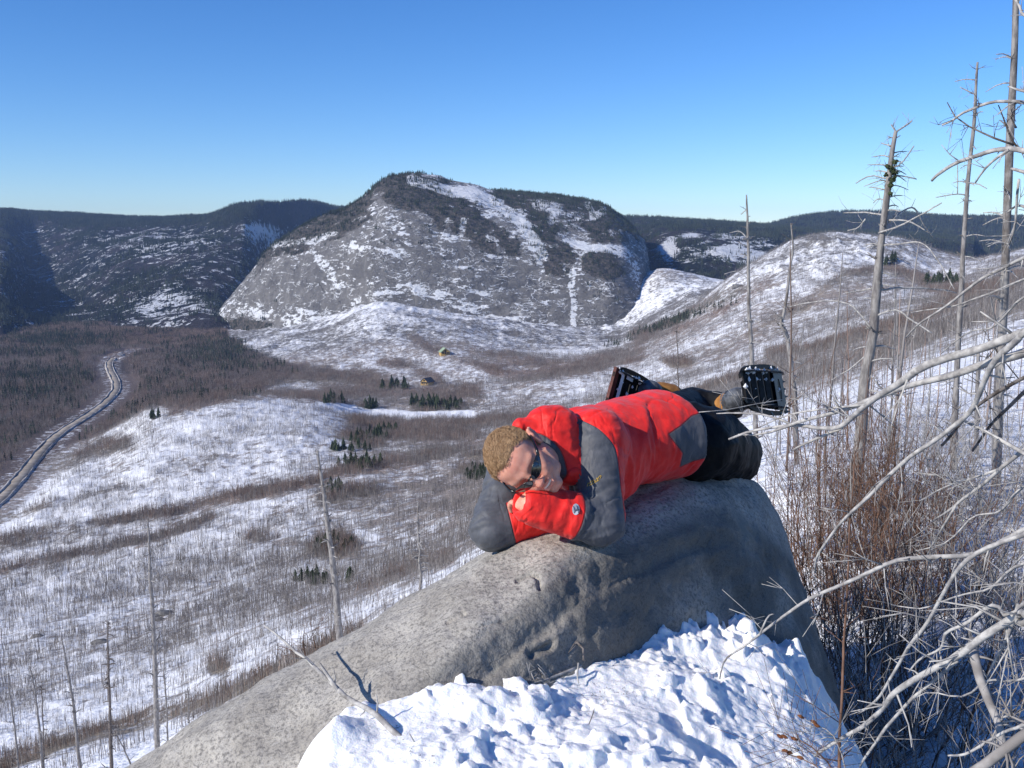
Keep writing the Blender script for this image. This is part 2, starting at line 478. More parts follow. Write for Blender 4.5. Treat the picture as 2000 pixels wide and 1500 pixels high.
# --- the rock dome with its cliff, slabs and wooded shoulder
DU = [300, 370, 400, 430, 460, 500, 520, 560, 600, 650, 690, 735, 760, 800, 850, 880, 930, 960, 1020, 1080, 1130, 1180, 1210, 1240, 1256, 1266, 1276, 1292]
crest = [700, 672, 640, 600, 566, 521, 493, 466, 442, 420, 403, 366, 351, 345, 349, 358, 364, 371, 374, 379, 386, 399, 418, 442, 470, 520, 585, 650]
basey = [720, 690, 676, 668, 668, 672, 672, 650, 636, 622, 602, 580, 582, 588, 592, 598, 612, 624, 637, 643, 648, 648, 648, 640, 630, 622, 622, 655]
topy = [710, 682, 655, 618, 585, 540, 515, 492, 478, 458, 440, 418, 405, 402, 415, 425, 444, 455, 472, 484, 492, 488, 490, 508, 520, 555, 600, 652]
b0 = [y + 45 for y in basey]
midy = [b * 0.55 + t * 0.45 for b, t in zip(basey, topy)]
backy = [c + 90 for c in crest]
db = [1420, 1390, 1370, 1350, 1330, 1300, 1290, 1270, 1255, 1245, 1235, 1225, 1225, 1225, 1225, 1225, 1225, 1225, 1225, 1225, 1225, 1230, 1240, 1260, 1280, 1310, 1350, 1400]
dm = [d + 35 for d in db]
dt = [d + a for d, a in zip(db, [40, 45, 50, 60, 70, 85, 90, 95, 100, 105, 110, 110, 110, 110, 105, 100, 95, 92, 90, 90, 90, 92, 95, 100, 100, 100, 80, 60])]
dc = [d + a for d, a in zip(db, [70, 75, 80, 95, 115, 140, 160, 190, 220, 240, 250, 250, 270, 300, 330, 350, 380, 400, 430, 450, 470, 480, 470, 430, 330, 240, 150, 80])]
dk = [d + 350 for d in dc]
d0 = [d - 25 for d in db]
ud = np.unique(np.concatenate([np.linspace(300, 1292, 620), np.linspace(1236, 1292, 60)]))
dome = Layer(DU, [b0, basey, midy, topy, crest, backy], [d0, db, dm, dt, dc, dk], ud, [12, 90, 90, 110, 24])
dp = dome.P.copy()
nrm = np.cross(np.gradient(dp, axis=1), np.gradient(dp, axis=0)); nrm /= np.linalg.norm(nrm, axis=-1, keepdims=True)
nrm *= np.where(nrm[..., 2:3] < 0, -1, 1)
edgef = sstep(0, 0.12, np.minimum(1, np.abs(dome.t[:, None] - 4) + 0 * dome.U)) 
pc = dp.copy(); pc[..., 2] *= 1.7
slabby = fbm(dp * np.array([1, 1, 1.0]), 70, 4, 71)
cr = fbm(pc + 12 * fbm(dp, 60, 2, 77)[..., None], 34, 5, 73, ridged=True)
ledge = fbm(dp * np.array([0.45, 0.45, 2.2]), 22, 5, 75)
warp = 30 * fbm(dp, 80, 3, 79)
terr = np.abs(((dp[..., 2] + warp + 0.25 * dp[..., 0]) / 19.0) % 1.0 - 0.5) * 2
rough_zone = sstep(-0.25, 0.35, fbm(dp, 110, 3, 81) + 0.25 * sstep(800, 1100, dome.U) - 0.35 * np.exp(-(((dome.U - 560) / 90) ** 2)))
hgt = 11 * fbm(dp, 150, 3, 70) + 3.4 * slabby + 1.8 * rough_zone * cr + 3.2 * rough_zone * ledge + 1.6 * rough_zone * (terr - 0.5)
dome.P += nrm * hgt[..., None] * (0.50 + 0.50 * sstep(0.0, 0.3, np.abs(dome.t[:, None] - 4)))[..., None]
dome.update()
U, V = dome.U, dome.V
fn = fbm(dp, 60, 4, 91); fm = fbm(dp, 14, 3, 92)
wu = U + 18 * fn; wv = V + 14 * fbm(dp, 50, 4, 93)
def bl(cu, cv, ru, rv, s0=1.3, s1=0.7, a=0.0):
    ca, sa = math.cos(a), math.sin(a)
    x, y = wu - cu, wv - cv
    return sstep(s0, s1, np.hypot((x * ca + y * sa) / ru, (-x * sa + y * ca) / rv))
forest = sstep(0, 1, 1) * 0 * U
topdist = V - pchip(DU, crest, U)
forest = np.maximum(forest, sstep(40, 16, topdist) * sstep(470, 540, U) * sstep(800, 700, U))
forest = np.maximum(forest, bl(640, 440, 90, 26, a=-0.25))
forest = np.maximum(forest, bl(560, 480, 45, 18))
forest = np.maximum(forest, bl(800, 378, 65, 34)); forest = np.maximum(forest, bl(790, 355, 90, 16))
forest = np.maximum(forest, bl(880, 415, 70, 38, a=0.4) * 0.9); forest = np.maximum(forest, bl(950, 460, 80, 30, a=0.5) * 0.75)
forest = np.maximum(forest, bl(1085, 500, 52, 38, a=0.5)); forest = np.maximum(forest, bl(1180, 520, 45, 26, a=0.3))
forest = np.maximum(forest, bl(1000, 385, 46, 22, a=0.6)); forest = np.maximum(forest, bl(1060, 455, 28, 60, a=-0.5))
forest = np.maximum(forest, sstep(60, 10, topdist) * sstep(940, 990, U) * sstep(1262, 1240, U) * 0.95)
forest = np.maximum(forest, bl(1190, 440, 60, 40) * 0.8); forest = np.maximum(forest, bl(1100, 425, 90, 32) * 0.5)
forest = np.maximum(forest, bl(490, 640, 46, 36)); forest = np.maximum(forest, bl(440, 668, 60, 22))
forest = np.maximum(forest, bl(900, 470, 200, 60) * 0.35); forest = np.maximum(forest, bl(1150, 560, 100, 60) * 0.3)
forest = forest * sstep(-0.25, 0.25, fm + 0.45 * forest)
snowb = np.full(U.shape, 0.0)
def sp(pts, w, s=1.0):
    global snowb
    snowb = np.maximum(snowb, s * sstep(1.5, 0.6, polydist(wu * 0.5 + U * 0.5, wv * 0.4 + V * 0.6, pts) / w))
sp([(805, 352), (850, 362), (880, 375), (925, 372), (975, 402), (1010, 430), (1045, 465), (1062, 500)], 9, 0.95)
sp([(900, 372), (950, 390), (985, 410), (1025, 440)], 9, 0.85)
sp([(1122, 535), (1118, 560), (1122, 590), (1120, 640)], 6, 1.3)
sp([(1110, 470), (1150, 485), (1200, 488), (1240, 520), (1252, 570), (1250, 620)], 7, 0.85)
sp([(1215, 495), (1235, 520)], 14, 0.6)
sp([(400, 650), (430, 615), (470, 600), (520, 612), (580, 622), (620, 622)], 14, 0.8)
sp([(455, 660), (520, 655), (600, 632)], 12, 0.8)
sp([(535, 478), (600, 470), (650, 455)], 6, 0.55)
sp([(745, 570), (800, 562), (850, 575), (905, 590), (960, 610)], 9, 1.0)
sp([(880, 590), (960, 620), (1020, 635), (1090, 642)], 7, 1.0)
sp([(560, 640), (640, 612), (700, 590), (745, 570)], 5, 0.9)
sp([(1150, 400), (1160, 425), (1180, 410)], 6, 0.55)
sp([(1050, 400), (1090, 410), (1075, 430)], 10, 0.35)
sp([(660, 525), (700, 545), (720, 560)], 14, 0.5)
sp([(760, 420), (775, 450), (800, 470)], 8, 0.5); sp([(905, 430), (900, 460)], 5, 0.6)
clear_ = np.maximum(np.maximum(bl(600, 545, 110, 55, a=-.3), bl(870, 540, 70, 45)), np.maximum(bl(980, 560, 70, 50), bl(1170, 610, 55, 36)))
snowb = np.where(snowb > .3, snowb, snowb - 0.62 * clear_)
sp([(620, 505), (650, 540), (665, 560)], 9, 0.75); sp([(700, 560), (740, 545), (780, 560)], 8, 0.8); sp([(880, 545), (905, 560), (960, 575)], 5, 0.8); sp([(960, 500), (1010, 505)], 4, 0.8); sp([(560, 600), (600, 612)], 8, 0.7)
sp([(690, 480), (760, 500), (800, 495)], 7, 0.55); sp([(850, 455), (900, 470)], 7, 0.6); sp([(1020, 455), (1050, 500), (1060, 530)], 6, 0.8)
pos_s = 0.30 * np.exp(-(((U - 780) / 220) ** 2)) * sstep(560, 420, V) + 0.1
m = Mat("cliff_rock", 0.85, 0.25)
fo, sb = m.attr('forest'), m.attr('snowb')
streak = m.noise(0.06, 5, 0.65, m.mapv(m.pos(), (2.2, 1, 0.22)))
g = m.noise(0.04, 6, 0.65)
rock = m.mix(m.ss(g, 0.35, 0.68), (0.145, 0.14, 0.138), (0.235, 0.226, 0.218))
rock = m.mix(m.ss(streak, 0.45, 0.72, 0, 0.55), rock, (0.29, 0.28, 0.27))
crk = m.vor(0.055, m.n('VectorMath', {0: m.pos(), 1: m.n('VectorMath', {0: m.n('TexNoise', {'Scale': 0.05, 'Detail': 3.0, 'Vector': m.pos()}).outputs[1], 3: 26.0}, operation='SCALE').outputs[0]}, operation='ADD').outputs[0], 'DISTANCE_TO_EDGE')
rock = m.mix(m.math('MULTIPLY', m.ss(crk, 0.022, 0.0, 0, .75), m.ss(m.noise(0.03, 3, .6), 0.50, 0.62)), rock, (0.03, 0.03, 0.032))
rock = m.mix(m.ss(m.noise(0.25, 4, 0.7), 0.55, 0.7, 0, 0.45), rock, (0.07, 0.068, 0.07))
lens = m.noise(0.14, 6, 0.72, m.mapv(m.pos(), (0.75, 0.75, 1.7), (0.15, 0.5, 0.2)))
fine = m.noise(0.5, 4, 0.7)
nzv = m.nz()
sval = m.math('ADD', m.math('MULTIPLY', nzv, 0.62), m.math('ADD', m.math('MULTIPLY_ADD', lens, 2.1, -0.42), m.math('MULTIPLY', fine, 0.35)))
sval = m.math('ADD', sval, m.math('MULTIPLY', sb, 0.36)); sval = m.math('ADD', sval, m.math('MULTIPLY_ADD', m.noise(0.022, 4, 0.65), 1.1, -0.57))
smask = m.ss(sval, 1.39, 1.46)
def lines(sc, rot, mp, w, lo, hi, msc):
    n_ = m.noise(sc, 4, 0.55, m.mapv(m.pos(), mp, rot), 0.6)
    return m.math('MULTIPLY', m.ss(m.math('ABSOLUTE', m.math('SUBTRACT', n_, 0.5)), w, 0.0), m.ss(m.noise(msc, 3, .6), lo, hi))
dl = lines(0.035, (0.2, 0.5, 0.3), (1, 1, 1.4), 0.016, .50, .58, 0.05)
dl2 = lines(0.05, (0, 0, .2), (2.0, 1, .5), 0.014, .52, .58, 0.04)
wl = lines(0.045, (0.3, 0.55, 0.1), (.6, .6, 1.8), 0.020, .49, .56, 0.06)
wl2 = lines(0.07, (0.1, 0.9, 0.5), (.8, .8, 1.5), 0.018, .52, .58, 0.05)
rock = m.mix(m.math('MULTIPLY', m.math('MAXIMUM', dl, dl2), .75), rock, (0.05, 0.05, 0.052))
smask = m.math('MAXIMUM', smask, m.math('MAXIMUM', wl, wl2))
shrub = m.mix(m.ss(m.noise(0.3, 4, 0.7), 0.4, 0.65), (0.05, 0.05, 0.042), (0.15, 0.13, 0.12))
colr = m.mix(smask, rock, (0.85, 0.87, 0.9))
fmask = m.ss(m.math('ADD', fo, m.math('MULTIPLY', m.math('SUBTRACT', m.noise(0.12, 5, 0.75), 0.5), 1.6)), 0.42, 0.6)
colr = m.mix(m.math('MULTIPLY', fmask, m.math('SUBTRACT', 1.0, m.math('MULTIPLY', m.ss(m.math('ADD', fine, sb), 0.62, 0.8), 0.8))), colr, shrub)
bm = m.bump(m.math('ADD', lens, m.math('MULTIPLY', m.ss(crk, 0.0, 0.04), 0.10)), 1.0, 7.0)
DOME_MAT = m.out(colr, None, bm)
do = dome.build("rock_mountain", DOME_MAT)
set_attr(do, 'forest', forest.ravel()); set_attr(do, 'snowb', snowb.ravel())
dome.forest, dome.snowb = forest, snowb

# --- wooded hills far behind
def hill_mat(name, patch=(0.78, 0.81, 0.86), thr=0.60, dens=1.0):
    m = Mat(name, 0.9, 0.1)
    sb = m.attr('snowb')
    a = m.noise(0.035, 6, 0.7, m.mapv(m.pos(), (1, 1, 2.0))); b = m.noise(0.16, 4, 0.75)
    v = m.math('ADD', m.math('ADD', m.math('MULTIPLY', a, 0.62), m.math('MULTIPLY', b, 0.38)), sb)
    mask = m.ss(v, thr, thr + 0.05)
    wood = m.mix(m.ss(m.noise(0.008, 4, 0.6), 0.4, 0.62), (0.022, 0.029, 0.032), (0.070, 0.062, 0.070))
    wood = m.mix(m.ss(b, 0.4, 0.7), m.mix(1.0, wood, (0.6, 0.6, 0.6), 'MULTIPLY'), wood)
    bm = m.bump(m.math('ADD', a, b), 1.0, 10.0)
    return m.out(m.mix(mask, wood, patch), None, bm)
HU = [-900, -200, 0, 60, 130, 200, 300, 400, 470, 540, 580, 620, 660, 700, 800]
HY = [[700] * 15, [650] * 15, [602] * 15, [540] * 15, [472] * 15,
      [398, 404, 412, 416, 420, 425, 429, 424, 403, 394, 392, 398, 408, 404, 404],
      [520] * 15]
HD = [[1300, 1280, 1260, 1300, 1360, 1380, 1340, 1290, 1300, 1400, 1500, 1600, 1700, 1750, 1800],
      [1400, 1330, 1310, 1420, 1480, 1460, 1420, 1370, 1400, 1560, 1700, 1850, 1950, 2000, 2050],
      [1600, 1500, 1460, 1830, 1800, 1680, 1570, 1520, 1620, 1960, 2100, 2200, 2300, 2400, 2450],
      [1900, 1750, 1700, 2220, 2120, 1960, 1850, 1760, 1830, 2300, 2450, 2550, 2650, 2700, 2750],
      [2500, 2300, 2250, 2600, 2500, 2360, 2300, 2180, 2120, 2550, 2700, 2800, 2900, 3000, 3100],
      [3300, 3100, 3000, 3050, 3050, 3050, 2950, 2700, 2500, 2600, 2750, 3000, 3200, 3300, 3400],
      [4200] * 15]
west = Layer(HU, HY, HD, np.linspace(-900, 800, 380), [8, 30, 45, 45, 45, 12])
hp = west.P.copy()
west.P[..., 2] += 26 * fbm(hp, 330, 5, 101, ridged=True) * sstep(0, 1.2, west.t)[:, None] * (0.18 + 0.82 * sstep(0, 1.5, np.abs(west.t - 5)))[:, None]
west.P[..., 2] += 3.0 * fbm(hp, 45, 3, 103)
west.update()
WU, WV = west.U + 20 * fbm(hp, 150, 3, 105), west.V + 10 * fbm(hp, 120, 3, 106)
ws = 0.0 * WU
for cu, cv, ru, rv, s in ((500, 450, 36, 22, .16), (330, 590, 75, 32, .10), (300, 470, 110, 40, .05), (130, 560, 60, 30, .03), (520, 470, 20, 20, .1), (90, 440, 40, 16, .05), (420, 420, 60, 16, .03)):
    ws = np.maximum(ws, s * np.exp(-((WU - cu) / ru) ** 2 - ((WV - cv) / rv) ** 2))
ws -= 0.07 * sstep(455, 430, WV)
wo = west.build("wooded_hills_west", hill_mat("west_hill_cover", thr=0.545))
set_attr(wo, 'snowb', ws.ravel())
west.snowb = ws

EU = [1100, 1180, 1245, 1300, 1400, 1500, 1560, 1700, 1900]
EY = [[600] * 9, [560] * 9, [505, 505, 505, 508, 512, 515, 515, 515, 515], [465, 465, 462, 462, 468, 472, 474, 476, 480],
      [430, 426, 424, 428, 434, 441, 446, 452, 462], [540] * 9]
ED = [[1450, 1420, 1400, 1400, 1400, 1400, 1400, 1450, 1500], [1550, 1500, 1460, 1460, 1450, 1450, 1480, 1500, 1550],
      [1900, 1800, 1700, 1620, 1560, 1580, 1620, 1650, 1700], [2300, 2200, 2050, 1850, 1780, 1800, 1850, 1900, 2000],
      [2700] * 9, [3300] * 9]
east = Layer(EU, EY, ED, np.linspace(1100, 1900, 220), [10, 40, 40, 40, 12])
ep = east.P.copy()
east.P[..., 2] += 7 * fbm(ep, 120, 4, 111, ridged=True) * (0.2 + 0.8 * sstep(0, 1, np.abs(east.t - 4)))[:, None]
east.P[..., 2] += 2.5 * fbm(ep, 30, 3, 113)
east.update()
WU, WV = east.U + 10 * fbm(ep, 90, 3, 115), east.V + 6 * fbm(ep, 80, 3, 116)
es = 0.0 * WU
for cu, cv, ru, rv, s in ((1305, 488, 22, 22, .30), (1350, 462, 24, 8, .2), (1425, 490, 45, 16, .28), (1480, 505, 30, 12, .3), (1350, 500, 40, 26, .10), (1420, 465, 60, 8, .12), (1500, 480, 40, 10, .1)):
    es = np.maximum(es, s * np.exp(-((WU - cu) / ru) ** 2 - ((WV - cv) / rv) ** 2))
eo = east.build("wooded_plateau", hill_mat("plateau_cover", thr=0.58))
set_attr(eo, 'snowb', es.ravel())
east.snowb = es

FU = [1300, 1400, 1480, 1510, 1545, 1610, 1660, 1760, 1800, 1860, 2000, 2300, 3000]
FY = [[580] * 13, [525] * 13, [480] * 13, [462, 455, 450, 446, 440, 434, 432, 432, 436, 440, 441, 440, 440],
      [460, 452, 443, 438, 428, 418, 415, 416, 420, 424, 424, 420, 410], [520] * 13]
FD = [[1700] * 13, [2000] * 13, [2400] * 13, [2800] * 13, [3200] * 13, [4200] * 13]
feast = Layer(FU, FY, FD, np.linspace(1300, 3000, 260), [10, 30, 30, 26, 10])
fp = feast.P.copy()
feast.P[..., 2] += 8 * fbm(fp, 260, 4, 121) * (0.2 + 0.8 * sstep(0, 1, np.abs(feast.t - 4)))[:, None]
feast.update()
fo_ = feast.build("wooded_hill_east", hill_mat("east_hill_cover", thr=0.70))
set_attr(fo_, 'snowb', np.zeros(feast.U.size))

# --- road ribbon on its low embankment, with ploughed snow banks
rn = len(ROAD)
tg = np.gradient(ROAD, axis=0); nrx = np.stack([-tg[:, 1], tg[:, 0], 0 * tg[:, 0]], -1); nrx /= np.linalg.norm(nrx, axis=1)[:, None]
def ribbon(name, offs, hs, mat, jit=0.0, seed=0):
    rng = np.random.RandomState(seed)
    V_ = []
    for o_, h_ in zip(offs, hs):
        v_ = ROAD + nrx * (o_ + jit * (rng.rand(rn, 1) - 0.5)); v_ = v_ + np.array([0, 0, 1.0]) * (h_ + (jit * 0.5 * rng.rand(rn, 1) if h_ > 0.1 else 0)); V_.append(v_)
    o = mesh_obj(name, np.array(V_).reshape(-1, 3), grid_faces(len(offs), rn), mat)
    return tag(o, kind='structure')
m = Mat("road_surface", 1.0, 0.02)
c = m.mix(m.ss(m.noise(0.15, 5, 0.7), 0.4, 0.65), (0.25, 0.22, 0.185), (0.40, 0.36, 0.31))
ribbon("road", [-3.3, -2.6, 0, 2.6, 3.3], [-1.2, 0.02, 0.10, 0.02, -1.2], m.out(c))
m = Mat("road_snow_bank", 0.8, 0.3)
c = m.mix(m.ss(m.noise(0.3, 5, 0.7), 0.4, 0.6), (0.30, 0.27, 0.24), (0.50, 0.47, 0.43))
bank = m.out(c)
ribbon("snow_bank", [-2.5, -2.9, -3.2, -4.0], [-0.3, 0.16, 0.14, -0.8], bank, 0.8, 2)
ribbon("snow_bank", [2.5, 3.0, 3.5, 4.4], [-0.3, 0.30, 0.28, -0.8], bank, 1.0, 3)

allp = np.concatenate([L.P.reshape(-1, 3) for L in (valley, dome, west, east, feast)])
lo = allp.min(0); hi = allp.max(0)
HZ0, HZ1 = lo[2] - 3, hi[2] + 25
hx, hy0, hy1 = 7500.0, -300.0, 4600.0
hv = [(x, y, z) for z in (HZ0, HZ1) for y in (hy0, hy1) for x in (-hx, hx)]
hz = mesh_obj("haze", hv, [(0, 2, 3, 1), (4, 5, 7, 6), (0, 1, 5, 4), (2, 6, 7, 3), (0, 4, 6, 2), (1, 3, 7, 5)], None, smooth=False)
tag(hz, kind='stuff'); hm = bpy.data.materials.new("haze_air"); hm.use_nodes = True
hm.node_tree.nodes.clear()
ho = hm.node_tree.nodes.new('ShaderNodeOutputMaterial'); hp_ = hm.node_tree.nodes.new('ShaderNodeVolumePrincipled')
hp_.inputs['Color'].default_value = (0.40, 0.60, 1.0, 1); hp_.inputs['Density'].default_value = 0.00007; hp_.inputs['Anisotropy'].default_value = 0.0
hm.node_tree.links.new(hp_.outputs[0], ho.inputs['Volume']); hz.data.materials.append(hm)
print("terrain bounds", lo, hi)
# ------------------------------------------------------------------ vegetation
def tube(pts, radii, sides=5, cap=True, phase=0.0):
    """tapered tube along a polyline; returns verts, faces (quads + caps as quads/tris)"""
    pts = np.asarray(pts, float); n = len(pts)
    tg = np.gradient(pts, axis=0); tg /= np.linalg.norm(tg, axis=1)[:, None] + 1e-12
    ref = np.array([0.31, 0.22, 0.93]) if abs(tg[0] @ np.array([0.31, 0.22, 0.93])) < 0.9 else np.array([0.9, 0.3, 0.1])
    V = []
    a = np.cross(tg[0], ref); a /= np.linalg.norm(a)
    for i in range(n):
        a = a - tg[i] * (a @ tg[i]); a /= np.linalg.norm(a) + 1e-12
        b = np.cross(tg[i], a)
        th = phase + np.arange(sides) * 2 * np.pi / sides
        V.append(pts[i] + radii[i] * (np.cos(th)[:, None] * a + np.sin(th)[:, None] * b))
    V = np.concatenate(V)
    F = []
    for i in range(n - 1):
        for k in range(sides):
            F.append((i * sides + k, i * sides + (k + 1) % sides, (i + 1) * sides + (k + 1) % sides, (i + 1) * sides + k))
    if cap:
        F.append(tuple(range(sides))[::-1]); F.append(tuple((n - 1) * sides + k for k in range(sides)))
    return V, F
class Bag:
    def __init__(s): s.V, s.F, s.n, s.mi = [], [], 0, []
    def add(s, V, F, mi=0):
        s.V.append(np.asarray(V, float)); s.F += [tuple(i + s.n for i in f) for f in F]; s.mi += [mi] * len(F); s.n += len(V)
    def build(s, name, mat, parent=None, loc=None, smooth=True, link=True):
        V = np.concatenate(s.V)
        if loc is not None: V = V - np.asarray(loc, float)
        me = bpy.data.meshes.new(name); me.from_pydata(V.tolist(), [], s.F); me.update()
        me.polygons.foreach_set('use_smooth', [smooth] * len(me.polygons))
        for m_ in (mat if isinstance(mat, (list, tuple)) else [mat]): me.materials.append(m_)
        if isinstance(mat, (list, tuple)): me.polygons.foreach_set('material_index', s.mi)
        o = bpy.data.objects.new(name, me)
        if link: COL.objects.link(o)
        if loc is not None: o.location = tuple(loc)
        if parent: o.parent = parent
        return o

def flat_mat(name, a, b, scale=3.0, rough=0.9, obrand=0.0):
    m = Mat(name, rough, 0.15)
    c = m.mix(m.ss(m.noise(scale, 3, 0.6), 0.35, 0.65), a, b)
    if obrand:
        r = m.n('ObjectInfo').outputs['Random']
        c = m.mix(1.0, c, m.mix(r, (1 - obrand,) * 3, (1 + obrand,) * 3), 'MULTIPLY')
    return m.out(c)
SAPLING = flat_mat("grey_sapling_bark", (0.155, 0.14, 0.135), (0.31, 0.29, 0.275), 0.3, obrand=0.4)
REDTWIG = flat_mat("red_brown_twigs", (0.17, 0.12, 0.098), (0.31, 0.24, 0.205), 0.3, obrand=0.4)
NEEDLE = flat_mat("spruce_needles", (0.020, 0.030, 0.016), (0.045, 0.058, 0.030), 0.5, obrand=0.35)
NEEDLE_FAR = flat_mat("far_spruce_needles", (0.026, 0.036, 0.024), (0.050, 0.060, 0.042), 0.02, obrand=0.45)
BROWNBARK = flat_mat("spruce_bark", (0.06, 0.05, 0.045), (0.12, 0.10, 0.09), 4)

def sapling_clump(seed, n, spread, h0, h1, r, mat, fork=2, lean=0.06):
    R = np.random.RandomState(seed); b = Bag()
    for _ in range(n):
        x, y = (R.rand(2) - 0.5) * spread; h = h0 + (h1 - h0) * R.rand() ** 1.5
        lx, ly = R.randn(2) * lean * h
        base_ = np.array([x, y, -0.6]); top = np.array([x + lx, y + ly, h]); md = (base_ + top) / 2 + np.append(R.randn(2) * 0.02 * h, 0)
        rr = r * (0.6 + 0.7 * R.rand())
        b.add(*tube([base_, md, top], [rr, rr * 0.75, rr * 0.25], 3, False))
        for k in range(fork):
            f = 0.35 + 0.5 * R.rand(); p0 = base_ + (top - base_) * f; an = R.rand() * 6.28; L = h * (0.12 + 0.2 * R.rand())
            p1 = p0 + np.array([math.cos(an) * L * 0.5, math.sin(an) * L * 0.5, L * 0.8])
            b.add(*tube([p0, p1], [rr * 0.5, rr * 0.15], 3, False))
    return b.build("sapling_clump", mat, link=False)
def spruce_geo(seed, h, w, tiers=6, spikes=7, b=None, off=(0, 0, 0), mi=0):
    R = np.random.RandomState(seed); b = b or Bag(); off = np.asarray(off, float)
    for t_ in range(tiers):
        f = t_ / tiers
        z = h * (0.06 + 0.88 * f); rad = w * (1 - f) ** 0.8 * (0.75 + 0.4 * R.rand())
        V = [(R.randn() * .02 * h, R.randn() * .02 * h, z + h * 0.26 * (1 - 0.3 * f))]
        for k in range(spikes * 2):
            a = (k + 0.5 * R.rand()) * math.pi / spikes; rr = rad * ((0.7 + 0.5 * R.rand()) if k % 2 else (0.3 + 0.2 * R.rand()))
            V.append((math.cos(a) * rr, math.sin(a) * rr, z - (0.05 * h * R.rand() if k % 2 else -0.02 * h)))
        n = spikes * 2
        b.add(np.array(V) + off, [(0, 1 + k, 1 + (k + 1) % n) for k in range(n)], mi)
    b.add(*[x if i else x + off for i, x in enumerate(tube([(0, 0, -0.1 * h), (0, 0, h * 0.3)], [0.02 * h, 0.015 * h], 4, False))], mi)
    return b
def spruce_clump(seed, n, spread, h0, h1, mat, tiers=4, spikes=4):
    R = np.random.RandomState(seed); b = Bag()
    for k in range(n):
        h = h0 + (h1 - h0) * R.rand()
        spruce_geo(seed * 10 + k, h, h * (0.16 + 0.08 * R.rand()), tiers, spikes, b, ((R.rand() - .5) * spread, (R.rand() - .5) * spread, -0.5 - R.rand()))
    return b.build("spruce_clump", mat, link=False, smooth=False)

def scatter(layer, n, weight, seed, rows=None):
    """random points on a layer, with probability weight per unit area"""
    P = layer.P
    e1 = P[1:, :-1] - P[:-1, :-1]; e2 = P[:-1, 1:] - P[:-1, :-1]
    area = np.abs(e1[..., 0] * e2[..., 1] - e1[..., 1] * e2[..., 0])
    w = (area * weight[:-1, :-1]).ravel(); cs = np.cumsum(w)
    R = np.random.RandomState(seed)
    idx = np.searchsorted(cs, R.rand(n) * cs[-1]); idx = np.clip(idx, 0, len(w) - 1)
    i, j = np.divmod(idx, P.shape[1] - 1)
    a, b = R.rand(n, 1), R.rand(n, 1)
    return (P[i, j] * (1 - a) * (1 - b) + P[i + 1, j] * a * (1 - b) + P[i, j + 1] * (1 - a) * b + P[i + 1, j + 1] * a * b), i, j
def instance_field(name, pts, scales, variants, label, cat, seed=0, kind='stuff'):
    """one object: variants instanced on points by geometry nodes"""
    me = bpy.data.meshes.new(name)
    me.vertices.add(len(pts)); me.vertices.foreach_set('co', np.asarray(pts, np.float32).ravel())
    R = np.random.RandomState(seed)
    for nm, vals in (('sc', scales), ('rz', R.rand(len(pts)) * 6.283)):
        a = me.attributes.new(nm, 'FLOAT', 'POINT'); a.data.foreach_set('value', np.asarray(vals, np.float32))
    a = me.attributes.new('vi', 'INT', 'POINT'); a.data.foreach_set('value', R.randint(0, len(variants), len(pts)).astype(np.int32))
    o = bpy.data.objects.new(name, me); COL.objects.link(o)
    ng = bpy.data.node_groups.new(name + "_nodes", 'GeometryNodeTree')
    ng.interface.new_socket('Geometry', in_out='INPUT', socket_type='NodeSocketGeometry')
    ng.interface.new_socket('Geometry', in_out='OUTPUT', socket_type='NodeSocketGeometry')
    gi = ng.nodes.new('NodeGroupInput'); go = ng.nodes.new('NodeGroupOutput')
    ji = ng.nodes.new('GeometryNodeJoinGeometry')
    def na(nm, dt='FLOAT'):
        x = ng.nodes.new('GeometryNodeInputNamedAttribute'); x.data_type = dt; x.inputs[0].default_value = nm; return x.outputs[0]
    cx = ng.nodes.new('ShaderNodeCombineXYZ'); ng.links.new(na('rz'), cx.inputs[2])
    for k, v in enumerate(variants):
        oi = ng.nodes.new('GeometryNodeObjectInfo'); oi.inputs['Object'].default_value = v; oi.inputs['As Instance'].default_value = True
        ip = ng.nodes.new('GeometryNodeInstanceOnPoints')
        cmp_ = ng.nodes.new('FunctionNodeCompare'); cmp_.data_type = 'INT'; cmp_.operation = 'EQUAL'
        ins = [s_ for s_ in cmp_.inputs if s_.type == 'INT']; ng.links.new(na('vi', 'INT'), ins[0]); ins[1].default_value = k
        ng.links.new(gi.outputs[0], ip.inputs['Points']); ng.links.new(cmp_.outputs[0], ip.inputs['Selection'])
        ng.links.new(oi.outputs['Geometry'], ip.inputs['Instance'])
        ng.links.new(cx.outputs[0], ip.inputs['Rotation']); ng.links.new(na('sc'), ip.inputs['Scale'])
        ng.links.new(ip.outputs[0], ji.inputs[0])
    ng.links.new(ji.outputs[0], go.inputs[0])
    md = o.modifiers.new('instances', 'NODES'); md.node_group = ng
    tag(o, label, cat, kind=kind)
    return o

SAP = [sapling_clump(s_, 5, 5.0, 1.6, 4.2, 0.055, SAPLING) for s_ in (1, 2, 3)]
REDS = [sapling_clump(s_, 9, 5.0, 1.6, 4.5, 0.055, REDTWIG, 3, 0.1) for s_ in (4, 5, 6)]
vis = valley.visible(6) & (valley.V > 300) & (valley.V < 1560) & (valley.U > -120) & (valley.U < 2100)
dv = valley.D
openw = (1 - valley.clean) * (1 - kr) 
nearfac = np.where(valley.U > 1400, sstep(90, 260, dv), 1.0)
w = vis * (dv > 55) * nearfac * (dv < 1150) * openw * (0.35 + 1.2 * valley.thick) * np.clip(260 / dv, 0.1, 1.4) * (0.5 + 1.0 * sstep(-0.3, 0.4, fbm(q, 30, 3, 201)))
pts, i_, j_ = scatter(valley, 135000, w, 11); nsc = np.clip(dv[i_, j_] / 260, 0.4, 1)
R0 = np.random.RandomState(5)
